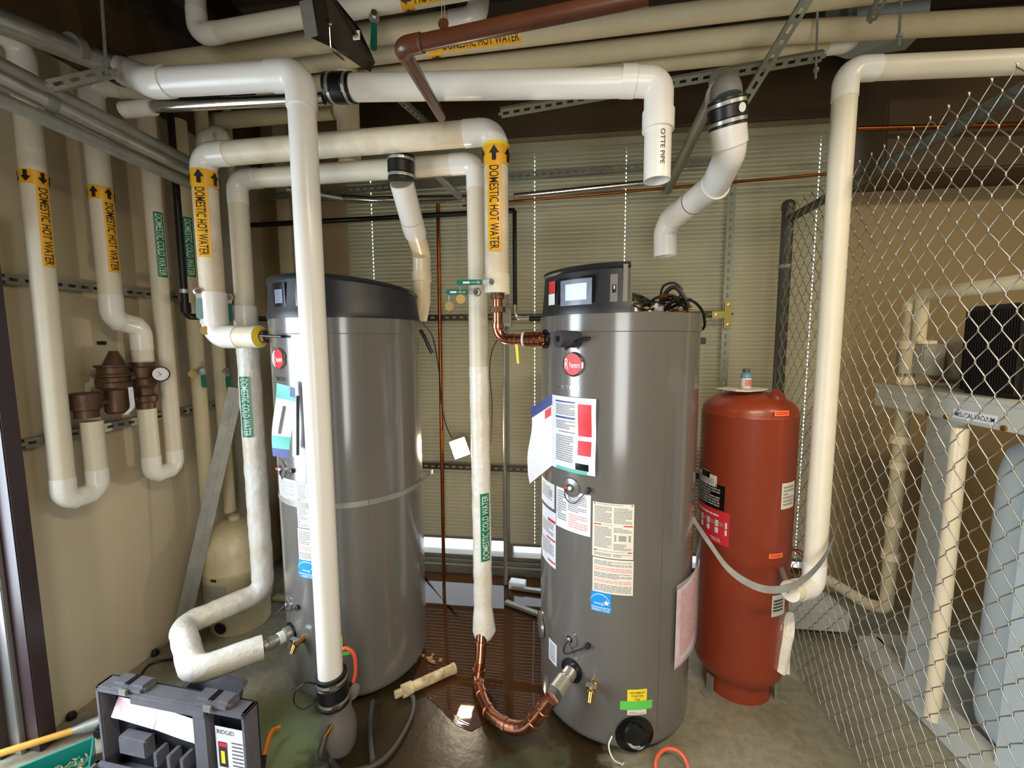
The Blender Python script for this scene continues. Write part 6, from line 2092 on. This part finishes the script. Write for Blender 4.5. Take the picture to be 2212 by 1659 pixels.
g = G().text(F, 'RIDGID', Wc * 0.012, 0.172, 0.017, 0.002, sx=0.95)
fine_print(g, F, Wc * 0.10, 0.15, Wc * 0.17, 0.03, 8, 0.4)
g.build('lettering', 'greyplastic', o, smooth=False)
g = G().rect(F, Wc * 0.015, 0.04, Wc * 0.07, 0.14, 0.002, 1)
g.build('label_drawing', 'jamb', o, smooth=False)
G().rect(F, Wc * 0.03, 0.055, Wc * 0.055, 0.105, 0.003, 1).build('label_drawing', 'yellowlabel', o, smooth=False)
G().rect(F, Wc * 0.015, 0.122, Wc * 0.07, 0.138, 0.003, 1).build('label_drawing', 'redink', o, smooth=False)
# base tray in front
Pb = pt(Wc / 2, 0.0, 0.20)
g = G()
for (a, f, sx_, sy_) in ((Wc / 2, 0.02, Wc, 0.02), (Wc / 2, 0.40, Wc, 0.02), (0.01, 0.21, 0.02, 0.40), (Wc - 0.01, 0.21, 0.02, 0.40)):
    g.box(pt(a, 0.045, f), (sx_, sy_, 0.09), Rl)
g.box(pt(Wc / 2, 0.006, 0.21), (Wc, 0.40, 0.012), Rl)
g.build('base_tray', 'case', tc, bevel=0.004)
# papers in the lid
pa_ = thing('manual_papers', 'white and pink manual papers tucked in the open tool case lid', 'papers', pt(Wc * 0.35, 0.2, -0.02))
f1_, f2_ = pt(Wc * 0.07, 0.31, -0.045), pt(Wc * 0.66, 0.315, -0.045)
G().sheet(None, 8, 4, lambda u, v: f1_.lerp(f2_, u) + V((0, 0, -0.062 * v - 0.035 * u + 0.006 * sin(u * 5))) + nf * (0.03 * v)).build('sheet', 'paper', pa_, ang=80)
G().sheet(None, 4, 3, lambda u, v: f1_.lerp(f2_, u * 0.5) + V((0, 0, -0.055 * v - 0.0175 * u - 0.002)) + nf * (0.03 * v + 0.002)).build('pink_sheet', 'doc', pa_, ang=80)

# black tray behind the case
c_ = PZ(446, 1497, 0.18)
Rt = Matrix.Rotation(atan2(ux.y, ux.x) + 0.05, 3, 'Z')
t = thing('black_tub', 'dusty black plastic tub just behind the tool case', 'tub', (c_.x, c_.y, 0))
g = G()
rim, bot_ = [], []
N = 28
for k in range(N):
    a = 2 * pi * k / N
    e = 0.45
    sx_, sy_ = abs(cos(a)) ** e * (1 if cos(a) > 0 else -1), abs(sin(a)) ** e * (1 if sin(a) > 0 else -1)
    rim.append((sx_, sy_))
lay = [(0.10, 0.07, 0.004), (0.135, 0.095, 0.175), (0.145, 0.105, 0.18), (0.128, 0.088, 0.172), (0.094, 0.064, 0.012)]
vs_ = [V((c_.x, c_.y, 0)) + Rt @ V((x_ * a, y_ * b2, z_)) for a, b2, z_ in lay for x_, y_ in rim]
fs = [(j * N + k, j * N + (k + 1) % N, (j + 1) * N + (k + 1) % N, (j + 1) * N + k) for j in range(4) for k in range(N)]
fs += [tuple(reversed(range(N))), tuple(4 * N + k for k in range(N))]
g.add(vs_, fs)
g.build('shell', 'case', t, ang=40)
# power tool / orange handle
q0, q1, q2 = PZ(606, 1570, 0.05), PZ(586, 1584, 0.05), PZ(570, 1634, 0.03)
t = thing('pipe_cutter', 'orange handled cutter lying beside the tool case', 'tool', (q2.x, q2.y, 0))
G().tube(smooth_path([q0, q1, q2]), [0.009, 0.013, 0.014, 0.012], 12, squash=0.6).build('handle', 'orangeplastic', t)
G().tube([q2 + V((0, 0.0, 0)), PZ(566, 1665, 0.015)], 0.011, 10).build('jaw', 'rubber', t)
# broom handle, dust pan
a_, b_ = PZ(-40, 1640, 0.06), PZ(158, 1578, 0.05)
t = thing('broom', 'varnished wooden broom handle with a grey ferrule lying by the doorway', 'broom', a_)
G().tube([a_, b_], 0.0135, 16).build('handle', 'wood', t)
d_ = (b_ - a_).normalized()
G().tube([b_, b_ + d_ * 0.04, b_ + d_ * 0.09], [0.014, 0.022, 0.028], 16).build('ferrule', 'galvdull', t)
G().box(b_ + d_ * 0.1 - V((0, 0, 0.015)), (0.05, 0.12, 0.05), Matrix.Rotation(atan2(d_.y, d_.x), 3, 'Z')).build('head', 'casein', t, bevel=0.01)
p0_, p1_ = PZ(60, 1655, 0.03), PZ(205, 1595, 0.03)
t = thing('dustpan', 'teal plastic dustpan holding wood chips beside the broom', 'dustpan', p0_)
A_, B_ = PZ(35, 1660, 0.08), PZ(203, 1592, 0.08)
ex = (B_ - A_).normalized()
ey = V((ex.y, -ex.x, 0))
Lw = (B_ - A_).length
Rp = Matrix((ex, V((-ex.y, ex.x, 0)), V((0, 0, 1)))).transposed()
O2 = V((A_.x, A_.y, 0))
g = G()
g.box(O2 + ex * Lw / 2 + ey * 0.12 + V((0, 0, 0.006)), (Lw, 0.24, 0.006), Rp)
g.box(O2 + ex * Lw / 2 + V((0, 0, 0.04)), (Lw, 0.006, 0.08), Rp)
for s_ in (0, 1):
    g.prism([(0, 0), (0.24, 0), (0.24, 0.012), (0, 0.08)], O2 + ex * (Lw * s_), ey, (0, 0, 1), 0.005)
g.build('pan', 'teal', t, smooth=False)
g = G()
for k in range(160):
    rr_ = random.Random(k)
    c_ = O2 + ex * Lw * rr_.uniform(.08, .92) + ey * rr_.uniform(.02, .2) + V((0, 0, 0.012 + rr_.uniform(0, 0.03)))
    g.box(c_, (rr_.uniform(.01, .035), 0.004, 0.003), Matrix.Rotation(rr_.uniform(0, 6), 3, 'Z') @ Matrix.Rotation(rr_.uniform(-.5, .5), 3, 'X'))
tag(g.build('wood_chips', 'debris', smooth=False), 'pale wood chips and sweepings heaped in the teal dustpan', 'wood chips', kind='stuff')
# black cables on the floor
x_ = [PZ(295, 1480, 0.01), PZ(318, 1440, 0.008), PZ(360, 1425, 0.008), PZ(400, 1428, 0.008)]
tag(G().tube(smooth_path(x_), 0.006, 8).build('floor_cable', 'rubber'), 'black cable curving on the floor between the tool case and the wall', 'cable')
x_ = [PZ(335, 1505, 0.01), PZ(380, 1490, 0.008), PZ(430, 1478, 0.008), PZ(470, 1470, 0.008)]
tag(G().tube(smooth_path(x_), 0.004, 8).build('floor_cable', 'rubber'), 'thinner black cable running on the floor behind the tool case', 'cable')
for (a, b2, lb) in ((150, 1545, 'black grommet at the wall foot near the doorway'), (324, 1408, 'black grommet at the wall foot near the curved cable')):
    p = PZ(a, b2, 0.015)
    p.x = max(p.x, XL + 0.02)
    tag(G().lathe([(0, 0), (0.018, 0), (0.02, 0.012), (0.014, 0.028), (0, 0.03)], V((p.x, p.y, 0)), (0, 0, 1), 16).build('floor_grommet', 'rubber'), lb, 'grommet')

# ------------------------------------------------------------------ groups of like things
GROUPS = {'valve_handle': 'lever handles on the water pipes', 'brass_tag': 'round brass tags hung from the levers', 'rubber_coupling': 'black rubber couplings on the vents',
          'vent_pipe': 'white vent pipes', 'overhead_pipe': 'lagged pipes under the ceiling', 'steel_conduit': 'steel conduits', 'black_gas_pipe': 'black gas pipes',
          'copper_pipe': 'thin copper pipes on the window wall', 'hanger_rod': 'threaded hanger rods', 'perforated_strut': 'perforated struts under the ceiling',
          'window_rail': 'slotted rails across the blinds', 'wall_strut': 'slotted rails on the beige wall', 'upright_strut': 'upright channels by the window',
          'venetian_blind': 'venetian blinds on the window wall', 'water_heater': 'grey water heaters', 'insulated_hot_pipe': 'lagged hot risers on the beige wall',
          'insulated_cold_pipe': 'lagged cold risers on the beige wall', 'power_cord': 'power cords near the window', 'leaflet': 'leaflets on the heaters',
          'gas_tube': 'orange silicone tubes', 'drain_hose': 'grey drain hoses', 'channel_offcut': 'channel offcuts in the puddle', 'floor_cable': 'black cables on the floor',
          'floor_grommet': 'black grommets at the wall foot'}
for o in list(COL.objects):
    k = o.name.split('.')[0]
    if o.parent is None and k in GROUPS and 'label' in o:
        o['group'] = GROUPS[k]
